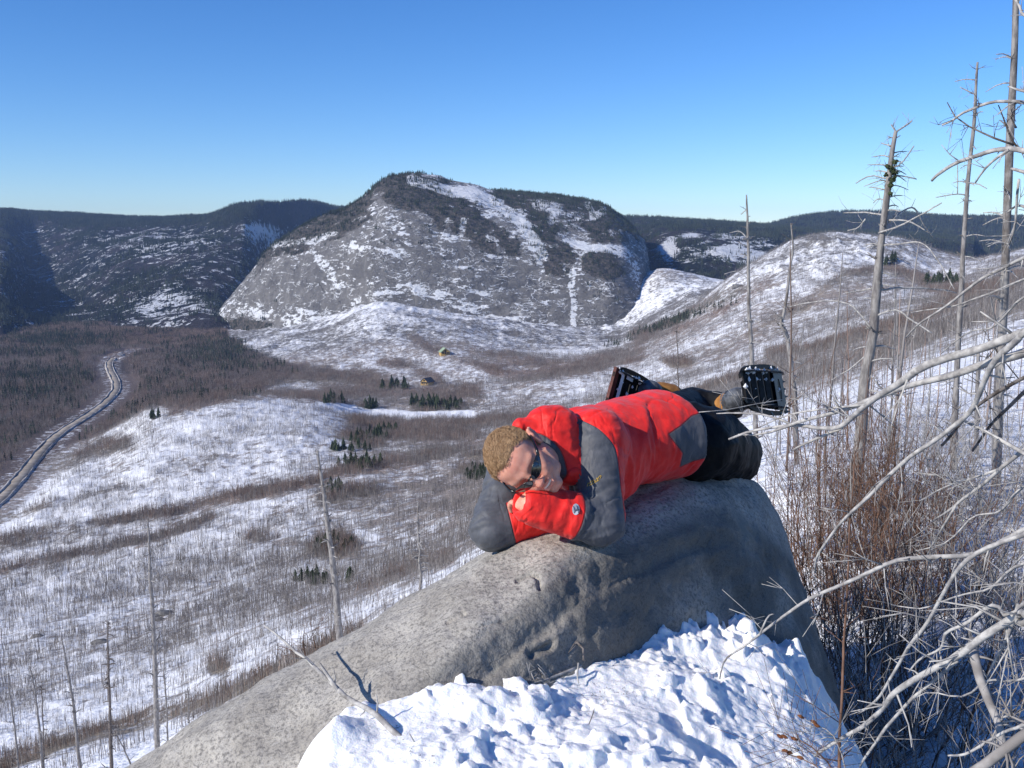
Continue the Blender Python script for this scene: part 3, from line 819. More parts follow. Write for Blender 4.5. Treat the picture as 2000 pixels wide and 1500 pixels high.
instance_field("bare_saplings", pts, nsc * 0.55 + nsc * 0.75 * R0.rand(len(pts)) ** 1.3, SAP, "thin bare grey saplings covering the snowy valley slopes", "saplings", 1)
w = vis * (dv > 60) * nearfac * (dv < 1500) * openw * sstep(0.25, 0.9, valley.thick) * np.clip(500 / dv, 0.3, 2.5)
pts, i_, j_ = scatter(valley, 42000, w, 12); nsc = np.clip(dv[i_, j_] / 300, 0.3, 1)
instance_field("bare_brush", pts, nsc * 0.6 + nsc * 0.7 * R0.rand(len(pts)), REDS, "reddish brown bare brush in bands and over the valley floor", "brush", 2)

# conifers as a mass: valley floor, dome, far hills
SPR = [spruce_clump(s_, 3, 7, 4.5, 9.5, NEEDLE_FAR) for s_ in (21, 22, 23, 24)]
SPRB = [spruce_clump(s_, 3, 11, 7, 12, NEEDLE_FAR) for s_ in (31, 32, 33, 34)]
UU, VV = valley.U, valley.V
plainf = plain * (1 - kr)
dk_ = sstep(0.0, 0.3, fbm(q, 95, 4, 211)) * 0.5
for cu, cv, ru, rv, s_ in ((110, 665, 90, 16, 3), (60, 690, 90, 10, 2), (80, 735, 110, 16, 3), (60, 770, 110, 16, 2.5), (430, 690, 70, 26, 3), (380, 700, 50, 20, 2), (120, 780, 60, 14, 2), (460, 720, 70, 14, 1.2), (740, 750, 40, 12, 1.5), (30, 900, 40, 40, 0.8)):
    dk_ = np.maximum(dk_, s_ * np.exp(-((UU - cu) / ru) ** 2 - ((VV - cv) / rv) ** 2))
w = vis * plainf * (dv > 420) * dk_ + vis * (dv > 800) * 3.0 * np.exp(-((UU - 1310) / 70) ** 2 - ((VV - (632 - (UU - 1310) * 0.36)) / 5) ** 2)
pts, _, _ = scatter(valley, 9500, w, 13)
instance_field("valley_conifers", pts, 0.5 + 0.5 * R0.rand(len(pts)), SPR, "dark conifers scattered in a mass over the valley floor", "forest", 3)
w = (dome.forest > 0.25) * dome.forest ** 1.5 + 0.02
w = np.broadcast_to(w, dome.U.shape) * (dome.t[:, None] > 0.9) * (dome.t[:, None] < 4.35)
pts, _, _ = scatter(dome, 6500, w, 14)
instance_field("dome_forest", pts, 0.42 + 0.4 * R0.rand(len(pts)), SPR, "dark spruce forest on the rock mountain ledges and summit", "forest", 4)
wf = fbm(hp, 130, 4, 221)
w = (0.12 + sstep(-0.1, 0.3, wf) + 1.0 * sstep(450, 425, west.V)) * (1 - 0.8 * sstep(0.02, 0.12, west.snowb)) * (west.t[:, None] < 5.3) * (west.t[:, None] > 0.8) * (west.U > -60) * (west.U < 720) * west.visible(12)
pts, _, _ = scatter(west, 22000, w, 15)
instance_field("west_forest", pts, 0.6 + 0.5 * R0.rand(len(pts)), SPRB, "dark forest over the hills at the far left of the valley", "forest", 5)
w = (0.3 + sstep(-0.2, 0.3, fbm(ep, 70, 4, 222))) * (1 - 0.9 * sstep(0.04, 0.2, east.snowb)) * (east.t[:, None] < 4.3) * (east.t[:, None] > 1.0) * east.visible(12)
pts, _, _ = scatter(east, 9000, w, 16)
instance_field("plateau_forest", pts, 0.5 + 0.45 * R0.rand(len(pts)), SPRB, "dark forest along the plateau right of the rock mountain", "forest", 6)
w = np.ones(feast.U.shape) * (feast.t[:, None] < 4.3) * (feast.t[:, None] > 1.5) * (feast.U < 2080) * feast.visible(12)
pts, _, _ = scatter(feast, 9000, w, 17)
instance_field("east_forest", pts, 0.7 + 0.5 * R0.rand(len(pts)), SPRB, "dark even forest on the distant hill at the right", "forest", 7)
# ------------------------------------------------------------------ boulder
def catmull(P, n):
    """resample control points (k, ..., 3) along axis 0 to n samples, Catmull-Rom"""
    P = np.asarray(P, float); k = len(P)
    t = np.linspace(0, k - 1, n); i = np.clip(t.astype(int), 0, k - 2); f = (t - i).reshape((-1,) + (1,) * (P.ndim - 1))
    p0 = P[np.clip(i - 1, 0, k - 1)]; p1 = P[i]; p2 = P[i + 1]; p3 = P[np.clip(i + 2, 0, k - 1)]
    return 0.5 * (2 * p1 + (p2 - p0) * f + (2 * p0 - 5 * p1 + 4 * p2 - p3) * f**2 + (3 * p1 - p0 - 3 * p2 + p3) * f**3)
BC = [
 [(-150, 1680, 2.20), (-40, 1740, 2.05), (80, 1850, 1.95), (150, 2000, 1.9), (200, 2200, 1.9)],
 [(150, 1585, 2.35), (250, 1620, 2.2), (360, 1690, 2.08), (430, 1820, 2.02), (480, 2000, 2.0)],
 [(420, 1415, 2.45), (480, 1455, 2.32), (545, 1545, 2.16), (600, 1680, 2.12), (650, 1850, 2.1)],
 [(620, 1297, 2.55), (665, 1335, 2.42), (705, 1410, 2.22), (750, 1520, 2.16), (800, 1700, 2.12)],
 [(840, 1165, 2.66), (858, 1205, 2.52), (870, 1275, 2.32), (920, 1400, 2.26), (960, 1600, 2.2)],
 [(960, 1090, 2.74), (980, 1120, 2.62), (1005, 1180, 2.46), (1050, 1300, 2.38), (1090, 1500, 2.35)],
 [(1065, 1024, 2.88), (1092, 1044, 2.76), (1120, 1095, 2.62), (1165, 1210, 2.56), (1190, 1400, 2.52)],
 [(1170, 968, 3.05), (1200, 990, 2.95), (1240, 1050, 2.82), (1270, 1160, 2.75), (1295, 1380, 2.70)],
 [(1290, 925, 3.30), (1312, 945, 3.16), (1338, 1005, 3.0), (1358, 1125, 2.92), (1375, 1390, 2.86)],
 [(1400, 922, 3.58), (1410, 942, 3.42), (1428, 995, 3.22), (1448, 1125, 3.10), (1465, 1400, 3.0)],
 [(1462, 935, 3.80), (1490, 975, 3.62), (1518, 1060, 3.42), (1545, 1190, 3.27), (1585, 1440, 3.1)],
 [(1478, 970, 4.05), (1518, 1020, 3.90), (1552, 1110, 3.68), (1598, 1250, 3.50), (1655, 1500, 3.35)],
 [(1465, 1060, 4.35), (1505, 1130, 4.25), (1540, 1220, 4.05), (1580, 1340, 3.92), (1620, 1580, 3.8)],
]
ctrl = []
for ci_, col_ in enumerate(BC):
    pts_ = [unproj(*p_) for p_ in col_]
    r2 = pts_[0]
    back1 = r2 + np.array([-0.10, 0.30, -0.16]); back0 = r2 + np.array([-0.16, 0.55, -0.75]); backm = r2 + np.array([-0.2, 0.6, -2.6])
    low = pts_[-1] + np.array([0.02, -0.02, -1.4])
    a_, b_, c_ = pts_[1], pts_[2], pts_[3]
    s_ = min(1.0, max(0.0, (ci_ - 4) / 4.0)); cz = 1 - s_
    pts_ = [pts_[0], pts_[1], b_ + (a_ - b_) * (.22 + .2 * s_) + np.array([0, 0, .004 + .004 * s_]), b_ + (c_ - b_) * (.16 + .1 * s_) + np.array([0, -.004, .004]) * s_, b_ + (c_ - b_) * .55 + np.array([.01, .012, -.01]) * cz, pts_[3], pts_[4]]
    ctrl.append([backm, back0, back1] + pts_ + [low])
ctrl = np.array(ctrl)                     # (cols, rows, 3)
G = catmull(ctrl, 560); G = np.swapaxes(catmull(np.swapaxes(G, 0, 1), 330), 0, 1)
N = np.cross(np.gradient(G, axis=0), np.gradient(G, axis=1)); N /= np.linalg.norm(N, axis=-1, keepdims=True) + 1e-12
if N[280, 200, 2] < 0 : N = -N
rowt = np.linspace(0, 10, 330)[None, :]
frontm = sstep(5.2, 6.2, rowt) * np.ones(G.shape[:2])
d_ = 0.022 * fbm(G, 0.42, 3, 401) + 0.010 * fbm(G, 0.11, 4, 402) + 0.0035 * fbm(G, 0.03, 3, 403)
d_ += frontm * (0.009 * fbm(G, 0.13, 4, 405, ridged=True) + 0.010 * fbm(G, .3, 3, 409) - 0.010 * sstep(0.15, 0.35, fbm(G * np.array([1, 1, .7]), 0.20, 3, 406)))
G0 = G.copy()
gu, gv = proj(G0)
def notch(pts, w, depth):
    return -depth * sstep(1.2, 0.3, polydist(gu + 5 * fbm(G0, .05, 2, 407), gv + 5 * fbm(G0, .06, 2, 408), pts) / w)
d_ += notch([(1005, 1125), (1035, 1112), (1052, 1122), (1058, 1150)], 5, 0.014) + notch([(876, 1215), (905, 1200)], 5, 0.014)
d_ += notch([(1075, 1262), (1040, 1275)], 14, 0.02)
d_ += notch([(1490, 1210), (1500, 1260), (1510, 1300)], 4, 0.012) + notch([(880, 1240), (1010, 1205)], 3, 0.003)
G = G + N * d_[..., None]
m = Mat("granite", 0.85, 0.25)
ob = m.pos()
g1 = m.noise(6, 5, 0.65, ob); g2 = m.noise(105, 3, 0.7, ob); g3 = m.noise(210, 2, 0.6, ob); g4 = m.noise(2.2, 4, 0.6, ob)
c = m.mix(m.ss(g1, 0.36, 0.66), (0.30, 0.28, 0.25), (0.46, 0.435, 0.39))
c = m.mix(m.ss(g2, 0.50, 0.60, 0, 0.75), c, (0.11, 0.105, 0.10))
c = m.mix(m.ss(g3, 0.60, 0.72, 0, 0.6), c, (0.62, 0.60, 0.57))
c = m.mix(m.ss(g3, 0.42, 0.32, 0, 0.6), c, (0.09, 0.088, 0.085))
grain = m.noise(34, 4, 0.7, m.mapv(ob, (0.35, 1.6, 1.0), (0, 0, 0.5)))
c = m.mix(m.math('MULTIPLY', m.ss(grain, 0.52, 0.66, 0, 0.5), m.math('SUBTRACT', 1.0, m.attr('front'))), c, (0.42, 0.40, 0.365))
li = m.math('MULTIPLY', m.ss(m.math('ADD', m.math('MULTIPLY', g4, 0.6), m.math('MULTIPLY', g1, 0.4)), 0.38, 0.54), m.attr('lichen_shade'))
c = m.mix(m.math('MULTIPLY', li, 0.8), c, m.mix(m.ss(g2, 0.4, 0.6), (0.062, 0.061, 0.058), (0.135, 0.132, 0.124)))  # dark lichen tone, partly shade painted into the front face's colour
c = m.mix(m.math('MULTIPLY', m.ss(m.noise(3.5, 4, .7, m.mapv(ob, (1, 1, .3))), 0.58, 0.68), m.attr('front')), c, (0.20, 0.21, 0.195))
cn = m.noise(2.6, 5, 0.55, m.mapv(ob, (1, 1.3, .8), (.3, .2, .6)), 0.5)
crk = m.math('MULTIPLY', m.ss(m.math('ABSOLUTE', m.math('SUBTRACT', cn, 0.52)), 0.006, 0.0), m.ss(m.noise(1.7, 2, .5), .50, .56))
c = m.mix(m.math('MULTIPLY', crk, .3), c, (0.05, 0.05, 0.048))
bm = m.bump(m.math('ADD', m.math('ADD', m.math('MULTIPLY', g2, 0.7), m.math('MULTIPLY', g3, 0.3)), grain), 0.55, 0.006)
bm = m.bump(m.noise(22, 5, 0.7, ob), 0.5, 0.012, bm)
bm = m.bump(m.math('SUBTRACT', 1.0, crk), 0.3, 0.005, bm)
GRANITE = m.out(c, None, bm)
lich_shade = np.clip(frontm * (0.60 + 0.6 * sstep(1000, 1300, gu)) + 0.6 * frontm * np.exp(-((gu - 1110) / 90) ** 2 - ((gv - 1150) / 70) ** 2), 0, 1)  # mask over the whole front: lichen plus painted shade of the grazing-lit side
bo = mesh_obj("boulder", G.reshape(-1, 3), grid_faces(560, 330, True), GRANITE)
set_attr(bo, 'front', frontm.ravel()); set_attr(bo, 'lichen_shade', lich_shade.ravel())
tag(bo, "huge rounded grey granite boulder under the lying man, snow banked against its foot", "boulder")
bme = bo.data
# height lookup for things that rest on the boulder
from mathutils.bvhtree import BVHTree
BT = BVHTree.FromPolygons([tuple(v) for v in G[::4, ::4].reshape(-1, 3).tolist()], [tuple(f) for f in grid_faces(140, 83).tolist()])
def rock_z(x, y):
    h = BT.ray_cast(Vector((x, y, 3)), Vector((0, 0, -1)))
    return h[0].z if h[0] else None

# ------------------------------------------------------------------ snow patch in front of the boulder
gx = np.unique(np.concatenate([np.linspace(-1.35, -.62, 30), np.linspace(-.62, 1.15, 330), np.linspace(1.15, 1.75, 20)])); gy = np.unique(np.concatenate([np.linspace(-0.6, 1.75, 80), np.linspace(1.75, 3.15, 300), np.linspace(3.15, 3.6, 16)]))
X, Y = np.meshgrid(gx, gy)
Q = np.stack([X, Y, 0 * X], -1)
Z = np.interp(X, [-1.4, -.55, -.40, -.25, -.1, .05, .2, .4, .65, .8, 1.8], [-1.16, -1.135, -1.095, -1.075, -1.062, -1.075, -1.098, -1.145, -1.235, -1.275, -1.30])
Z = np.where(Y < 2.0, Z + (2.0 - Y) * (-1.13 - Z) * 0.8 * (Y > .75), Z) if False else Z - 0.0 * X
Z -= 0.10 * np.clip(2.15 - Y, 0, 1) * sstep(.5, .1, X)
Z += 0.035 * fbm(Q, 0.55, 3, 501) + 0.024 * fbm(Q, 0.20, 4, 502) + (0.006 + 0.030 * sstep(-.25, .35, fbm(Q, .35, 2, 510))) * (np.abs(fbm(Q, 0.10, 4, 503)) - .15) + 0.017 * np.abs(fbm(Q + .3, 0.045, 4, 508, gain=.6)) * sstep(-.25, .25, fbm(Q, .3, 2, 509)) + 0.022 * sstep(.12, .30, fbm(Q, .065, 3, 511)) * sstep(-.1, .3, fbm(Q, .4, 2, 512)) + 0.003 * fbm(Q, 0.014, 2, 504)
def bump(u, y, d, rx, ry, h, p=1.0):
    global Z
    c_ = unproj(u, y, d)
    r_ = np.hypot((X - c_[0]) / rx, (Y - c_[1]) / ry)
    Z = Z + h * np.exp(-r_ ** 2 * p)
for (u_, y_, d__, rx, ry, h) in (
    (1215, 1240, 2.78, .028, .09, .050), (1262, 1245, 2.80, .03, .08, .030), (1292, 1240, 2.84, .025, .08, .040), (1342, 1240, 2.86, .040, .08, .035),
    (1395, 1270, 2.93, .03, .08, .02), (1452, 1248, 2.96, .024, .06, .055), (1475, 1270, 2.96, .03, .08, .03), (1560, 1320, 3.02, .030, .10, .07), (1585, 1360, 3.05, .03, .08, .03),
    (660, 1460, 2.1, .06, .06, .045), (600, 1480, 2.08, .05, .05, .03), (780, 1405, 2.2, .10, .06, .03), (900, 1380, 2.25, .1, .06, .03),
    (1120, 1400, 2.3, .12, .10, -.035), (1000, 1440, 2.15, .08, .07, -.03), (1330, 1380, 2.5, .14, .07, .03), (1480, 1340, 2.75, .14, .12, .05), (1250, 1450, 2.2, .1, .1, .03), (1400, 1460, 2.2, .1, .06, -.02)):
    bump(u_, y_, d__, rx, ry, h)
# the rim against the rock is jagged; sides fall away
Z += 0.05 * sstep(2.5, 2.95, Y) * fbm(Q, 0.09, 3, 505, ridged=True) * sstep(0.2, 0.5, X)
edge_x = 0.80 + 0.05 * fbm(Q, 0.4, 3, 506) + 0.06 * (Y - 2.5)
k_ = np.clip((X - edge_x + 0.10) / 0.10, 0, None)
Z -= np.where(k_ > 0, 0.020 * k_ ** 2 / (1 + 0.06 * k_), 0) * 1.6
Z = np.maximum(Z, -2.9)
lx = np.clip(-0.43 - X + 0.05 * fbm(Q, 0.2, 3, 507), 0, None)
Z -= 0.9 * lx + 0.10 * sstep(0.06, 0.16, lx)
ylim = np.interp(X, [-.7, -.5, -.35, -.1, .05, .25, .45, .7, .9], [2.06, 2.16, 2.24, 2.40, 2.50, 2.74, 2.95, 3.15, 3.25])
Z -= 1.3 * np.clip(Y - ylim - .03, 0, None)
SP_ = np.stack([X, Y, Z], -1)
m = Mat("fresh_snow", 0.7, 0.35)
s1 = m.noise(60, 4, 0.7); s2 = m.noise(9, 4, 0.6)
c = m.mix(s2, (0.86, 0.875, 0.89), (0.92, 0.925, 0.93))
dirt = m.math('MULTIPLY', m.attr('dirt'), m.ss(m.noise(85, 3, 0.75), 0.57, 0.66))
c = m.mix(m.math('MULTIPLY', dirt, 0.85), c, (0.13, 0.11, 0.09))
m.b.inputs['Subsurface Weight'].default_value = 0.25
m.b.inputs['Subsurface Radius'].default_value = (0.02, 0.028, 0.04)
m.b.inputs['Subsurface Scale'].default_value = 0.6
bm = m.bump(m.math('ADD', m.math('MULTIPLY', s1, 0.6), m.noise(160, 2, 0.6)), 0.45, 0.004)
FRESH = m.out(c, None, m.bump(m.noise(30, 5, .7), 0.4, 0.008, bm))
SU, SV = proj(np.where(SP_[..., 1:2] < 0.3, np.array([0, 0.3, -1.1]), SP_))
dirt_a = np.exp(-((SU - 1190) / 80) ** 2 - ((SV - 1360) / 38) ** 2) + 0.9 * sstep(1.5, 0.5, polydist(SU, SV, [(745, 1410), (800, 1455), (845, 1492)]) / 16) + 0.05
so = mesh_obj("snow_patch", SP_.reshape(-1, 3), grid_faces(*X.shape), FRESH)
set_attr(so, 'dirt', np.clip(dirt_a, 0, 1).ravel())
tag(so, kind='structure')
ST = BVHTree.FromPolygons([tuple(v) for v in SP_[::3, ::3].reshape(-1, 3).tolist()], [tuple(f) for f in grid_faces(*SP_[::3, ::3].shape[:2]).tolist()])
# ------------------------------------------------------------------ dead trees and branches
m = Mat("weathered_wood", 0.8, 0.25)
st = m.noise(30, 5, 0.7, m.mapv(m.n('TexCoord').outputs['Generated'], (1, 1, 1)))
w1 = m.noise(40, 4, 0.65); w2 = m.noise(9, 4, 0.7)
c = m.mix(m.ss(w1, 0.35, 0.68), (0.24, 0.23, 0.225), (0.50, 0.485, 0.46))
c = m.mix(m.ss(w2, 0.56, 0.68, 0, 0.75), c, (0.12, 0.11, 0.10))
SILVER = m.out(c, None, m.bump(w1, 0.5, 0.003))
m = Mat("dead_trunk_bark", 0.85, 0.2)
w1 = m.noise(7, 5, 0.7, m.mapv(m.pos(), (3, 3, 0.8))); w2 = m.noise(2.2, 4, 0.7)
c = m.mix(m.ss(w1, 0.35, 0.65), (0.13, 0.12, 0.118), (0.30, 0.285, 0.27))
c = m.mix(m.ss(w2, 0.55, 0.66, 0, 0.7), c, (0.10, 0.085, 0.075))
TRUNK = m.out(c, None, m.bump(w1, 0.6, 0.02))
m = Mat("dark_stripped_wood", 0.85, 0.2)
DARKWOOD = m.out(m.mix(m.ss(m.noise(30, 4), 0.4, 0.6), (0.075, 0.062, 0.055), (0.19, 0.17, 0.16)))
RED = flat_mat("red_brown_bark", (0.075, 0.045, 0.034), (0.20, 0.115, 0.078), 14, 0.7)
OLIVE = flat_mat("pale_grey_bark", (0.20, 0.185, 0.175), (0.40, 0.38, 0.36), 14)

def px_line(pts):
    return np.array([unproj(*p) for p in pts])
def wiggle(P, amp, scale, seed):
    """natural irregularity along a resampled line"""
    o = np.stack([fbm(P + 7.7 * k, scale, 2, seed + k) for k in range(3)], -1)
    f = np.linspace(0, 1, len(P))[:, None]
    return P + o * amp * np.minimum(1, 4 * f)
def limb(b, pts, w0, w1, seed=0, sides=7, stubs=6, res=None, stub_len=0.08, mi=0, amp=None):
    """tapered limb through 3D control points; radii from px widths already in metres"""
    L = np.sum(np.linalg.norm(np.diff(pts, axis=0), axis=1))
    n = res or max(6, min(60, int(L / 0.04)))
    P = catmull(pts, n)
    a = amp if amp is not None else 0.35 * w0 + 0.004 * L
    P = wiggle(P, a, max(0.08, L * 0.12), seed)
    f = np.linspace(0, 1, n)
    r = (w0 * (1 - f) ** 0.9 + w1 * f) * (1 + 0.14 * fbm(P, max(0.05, 0.1 * L), 2, seed + 9))
    b.add(*tube(P, r, sides), mi)
    R = np.random.RandomState(seed + 1)
    for _ in range(stubs):
        i = R.randint(1, n - 1); t = P[i] - P[i - 1]; t /= np.linalg.norm(t) + 1e-9
        dv_ = R.randn(3); dv_ -= t * (dv_ @ t); dv_ /= np.linalg.norm(dv_); dv_ = dv_ + t * R.uniform(0.1, 0.8)
        l_ = stub_len * R.uniform(0.25, 1.2); q0 = P[i]; q2 = q0 + dv_ * l_; q1 = (q0 + q2) / 2 + R.randn(3) * l_ * 0.08
        b.add(*tube([q0, q1, q2], [r[i] * 0.40, r[i] * 0.26, r[i] * 0.10 + 0.0004], 4), mi)
        if l_ > 0.05 and sides >= 7:
            for _k in range(2):
                d3 = dv_ + R.randn(3) * .7; b.add(*tube([q1, q1 + d3 * l_ * .45], [r[i] * .2 + .0003, .0005], 3), mi)
    return P, r
def branch_thing(limbs, label, group=None, mat=None, seed=0, name="dead_branch", cat="branch"):
    """limbs: list of (px points (u,y,d), width px start, width px end, stubs)"""
    b = Bag()
    for k, (pts, a, z, stubs) in enumerate(limbs):
        P = px_line(pts)
        limb(b, P, a * 0.44 * pts[0][2] / FPX, z * 0.46 * pts[-1][2] / FPX, seed + 31 * k, 8, int(stubs * 1.7), stub_len=0.085)
    loc = px_line([limbs[0][0][0]])[0]
    o = b.build(name, mat or SILVER, loc=loc)
    tag(o, label, cat, group)
    return o
def dz(pts, d0, d1):
    n = len(pts); return [(u, y, d0 + (d1 - d0) * k / (n - 1)) for k, (u, y) in enumerate(pts)]
GB = "bleached dead branches reaching in from the right"
# the two dead trees these branches grow from stand just past the right edge
REACH = []
for x_, y_, z0, z1, r_, lab in ((1.40, 2.15, -3.0, 0.35, .055, "dead bleached tree at the right edge, its low branches reaching across the picture"), (2.02, 3.2, -3.0, 2.6, .060, "taller dead tree at the right edge, its grey branches crossing the sky")):
    root = empty("dead_tree", (x_, y_, z0)); tag(root, lab, "dead tree", "standing dead trees")
    b = Bag(); limb(b, np.array([[x_, y_, z0], [x_ + .03, y_ - .02, (z0 + z1) / 2], [x_, y_ + .02, z1]]), r_, r_ * .35, int(x_ * 100), 10, 30, res=30, stub_len=.12, amp=.01)
    o = b.build("trunk", TRUNK, loc=(x_, y_, z0)); o.location = (0, 0, 0); o.parent = root
    REACH.append((root, x_, y_, z0))
def B(limbs, label, seed, mat=None, name="branch", cat=None):
    if name != "branch": return branch_thing(limbs, label, GB, mat, seed, name=name, cat=cat)
    root, x_, y_, z0 = REACH[0 if limbs[0][0][0][2] < 2.9 else 1]
    b = Bag()
    for k, (pts, a, z, stubs) in enumerate(limbs):
        P = px_line(pts); d0 = pts[0][2]
        if pts[0][0] >= 1995:
            zt = P[0][2] + 0.25 * np.hypot(x_ - P[0][0], y_ - P[0][1]) * (1 if P[0][2] > P[min(3, len(P) - 1)][2] else -.3)
            P = np.concatenate([[[x_, y_, zt]], P])
        limb(b, P, a * 0.46 * d0 / FPX, z * 0.46 * pts[-1][2] / FPX, seed + 31 * k, 8, int(stubs * 1.7), stub_len=0.085)
    o = b.build("branch", mat or SILVER, loc=(x_, y_, z0)); o.location = (0, 0, 0); o.parent = root
    o['label'] = label
    return o
B([(dz([(2060, 640), (2000, 654), (1920, 682), (1800, 718), (1752, 748), (1712, 778), (1675, 808), (1644, 834), (1600, 836), (1552, 831), (1480, 839), (1424, 857)], 1.9, 2.75), 24, 5, 8),
   (dz([(2060, 660), (2000, 690), (1932, 708), (1860, 728), (1780, 756), (1712, 782), (1640, 803), (1560, 826), (1500, 846), (1440, 850)], 1.92, 2.75), 25, 3, 8),
   (dz([(1552, 832), (1500, 812), (1440, 806), (1400, 808)], 2.6, 2.75), 6, 2, 3),
   (dz([(1690, 790), (1600, 800), (1540, 810), (1480, 835)], 2.4, 2.7), 6, 2, 3),
   (dz([(1644, 836), (1610, 850), (1560, 872), (1545, 880)], 2.5, 2.7), 8, 3, 2)],
  "thick forked bleached branch whose tip points at the man's black trousers", 1100)
B([(dz([(2040, 620), (1984, 668), (1948, 702), (1922, 750), (1895, 800), (1848, 837), (1787, 879), (1736, 926), (1699, 963), (1652, 1010), (1619, 1052), (1596, 1089), (1591, 1117)], 1.85, 2.45), 17, 4, 10)],
  "long curved bleached branch sweeping down from the right edge to the red bushes", 1200)
B([(dz([(2050, 1010), (2000, 1033), (1960, 1057), (1904, 1080), (1820, 1087), (1750, 1096), (1680, 1127), (1600, 1164), (1540, 1197), (1484, 1239), (1447, 1267), (1414, 1290), (1405, 1327)], 1.9, 2.35), 15, 3, 12),
   (dz([(1484, 1239), (1500, 1205), (1512, 1200)], 2.2, 2.2), 5, 2, 0), (dz([(1600, 1160), (1590, 1148), (1578, 1150)], 2.1, 2.1), 4, 2, 0)],
  "smooth bleached branch arching across the boulder's right side down to the snow", 1300)
B([(dz([(2040, 1010), (1990, 1050), (1913, 1082), (1867, 1117), (1839, 1159), (1811, 1220), (1773, 1271), (1745, 1318), (1717, 1360), (1689, 1383)], 1.8, 2.1), 13, 5, 5)],
  "bleached branch bending steeply down behind the lowest pale branch", 1400)
B([(dz([(2050, 1150), (1985, 1200), (1913, 1243), (1867, 1281), (1797, 1323), (1745, 1355), (1722, 1383), (1680, 1416), (1643, 1440), (1590, 1480)], 1.6, 1.95), 22, 7, 14),
   (dz([(2040, 1175), (1980, 1215), (1930, 1240), (1880, 1265), (1830, 1300), (1770, 1335)], 1.62, 1.8), 14, 6, 6),
   (dz([(2010, 1170), (1940, 1180), (1890, 1215), (1850, 1235), (1838, 1265), (1800, 1285), (1775, 1310)], 1.65, 1.8), 12, 3, 6)],
  "thick pale branch with knobbly stubs running low to the edge of the snow patch", 1500)
B([(dz([(1990, 1180), (1970, 1240), (1945, 1290), (1930, 1320)], 1.7, 1.75), 9, 3, 3),
   (dz([(1870, 1290), (1810, 1340), (1770, 1375), (1740, 1410), (1720, 1440), (1690, 1480), (1680, 1500)], 1.75, 1.9), 9, 5, 5)],
  "short knobbly grey branch hanging beneath the thick pale branch", 1550)
B([(dz([(2040, 845), (2000, 879), (1950, 917), (1909, 954), (1867, 987), (1834, 1010), (1822, 1017)], 2.2, 2.5), 12, 3, 6),
   (dz([(1950, 917), (1900, 935), (1860, 945), (1795, 978)], 2.3, 2.5), 7, 2, 6), (dz([(1867, 987), (1835, 1040), (1810, 1085)], 2.4, 2.5), 6, 2, 2)],
  "twiggy grey branch in front of the pale trunks at the right edge", 1600)
B([(dz([(2040, 490), (2000, 506), (1960, 524), (1912, 548), (1860, 588), (1800, 628), (1770, 660)], 2.6, 3.2), 11, 3, 5),
   (dz([(2000, 545), (1930, 575), (1850, 600), (1780, 610)], 2.7, 3.2), 6, 2, 4)],
  "grey branch slanting up to the right edge above the thick forked branch", 1700)
B([(dz([(1885, 823), (1940, 850), (2000, 886), (2050, 912)], 2.3, 2.1), 6, 11, 5)],
  "straight pale branch falling to the right across the sweeping curved branch", 1750)
B([(dz([(1840, 870), (1900, 800), (1960, 760), (2040, 720)], 2.5, 2.1), 6, 9, 5), (dz([(1900, 880), (1935, 830), (1975, 790), (2030, 740)], 2.5, 2.1), 5, 9, 4)],
  "pair of dark sided branches crossing behind the pale trunks", 1780, DARKWOOD)
B([(dz([(2050, 205), (2000, 200), (1977, 197), (1947, 197), (1913, 207), (1880, 220), (1863, 233), (1840, 244)], 3.2, 3.4), 10, 3, 6)],
  "upper arching grey branch against the sky at the right edge", 1800)
B([(dz([(2050, 298), (2000, 296), (1967, 290), (1940, 292), (1900, 307), (1860, 323), (1833, 340), (1820, 353)], 3.0, 3.2), 14, 5, 3),
   (dz([(1970, 293), (1940, 313), (1920, 333), (1905, 357)], 3.0, 3.1), 6, 3, 2)],
  "lower and thicker arching grey branch against the sky at the right edge", 1850)
B([(dz([(2050, 330), (2000, 297), (1977, 277), (1963, 240), (1950, 205)], 3.3, 3.3), 7, 2, 4), (dz([(1980, 283), (1933, 267), (1907, 253), (1870, 233), (1850, 200)], 3.3, 3.4), 5, 2, 6),
   (dz([(1985, 250), (1975, 225), (1995, 205)], 3.3, 3.3), 4, 2, 3)],
  "dark forked twig with buds between the two arching branches", 1900, DARKWOOD)
B([(dz([(2050, 190), (2000, 180), (1968, 170)], 3.1, 3.2), 9, 3, 3)], "short grey branch end just above the upper arching branch", 1950)
B([(dz([(2040, 345), (2000, 335), (1975, 328)], 3.1, 3.2), 11, 5, 4)], "blunt grey branch end just below the lower arching branch", 1951)
B([(dz([(2040, 400), (1990, 402), (1968, 416)], 3.1, 3.2), 9, 3, 5)], "crooked grey branch end reaching the tallest trunk at hill height", 1952)
B([(dz([(1990, 350), (1985, 400), (1982, 440), (1970, 478)], 3.1, 3.2), 6, 4, 3)], "thin hanging branch running down beside the tallest right trunk", 1953)
B([(dz([(2030, 40), (1990, 10), (1975, -20)], 3.1, 3.2), 7, 4, 3)], "branch end in the very top right corner", 1954)
B([(dz([(2050, 560), (1990, 590), (1940, 640), (1890, 650), (1840, 690)], 2.6, 3.0), 7, 2, 9)], "twiggy pale branch between the slanting branch and the forked one", 1955)
B([(dz([(2050, 930), (1990, 960), (1950, 1000), (1900, 1010), (1850, 1060), (1790, 1075)], 2.4, 2.8), 8, 2, 14)], "twiggy pale branch above the smooth arching branch", 1956)
B([(dz([(2050, 1090), (1980, 1110), (1930, 1150), (1870, 1165), (1800, 1190), (1740, 1180)], 2.2, 2.7), 8, 2, 14)], "twiggy grey branch tangled in the red stems below the arching branch", 1957)
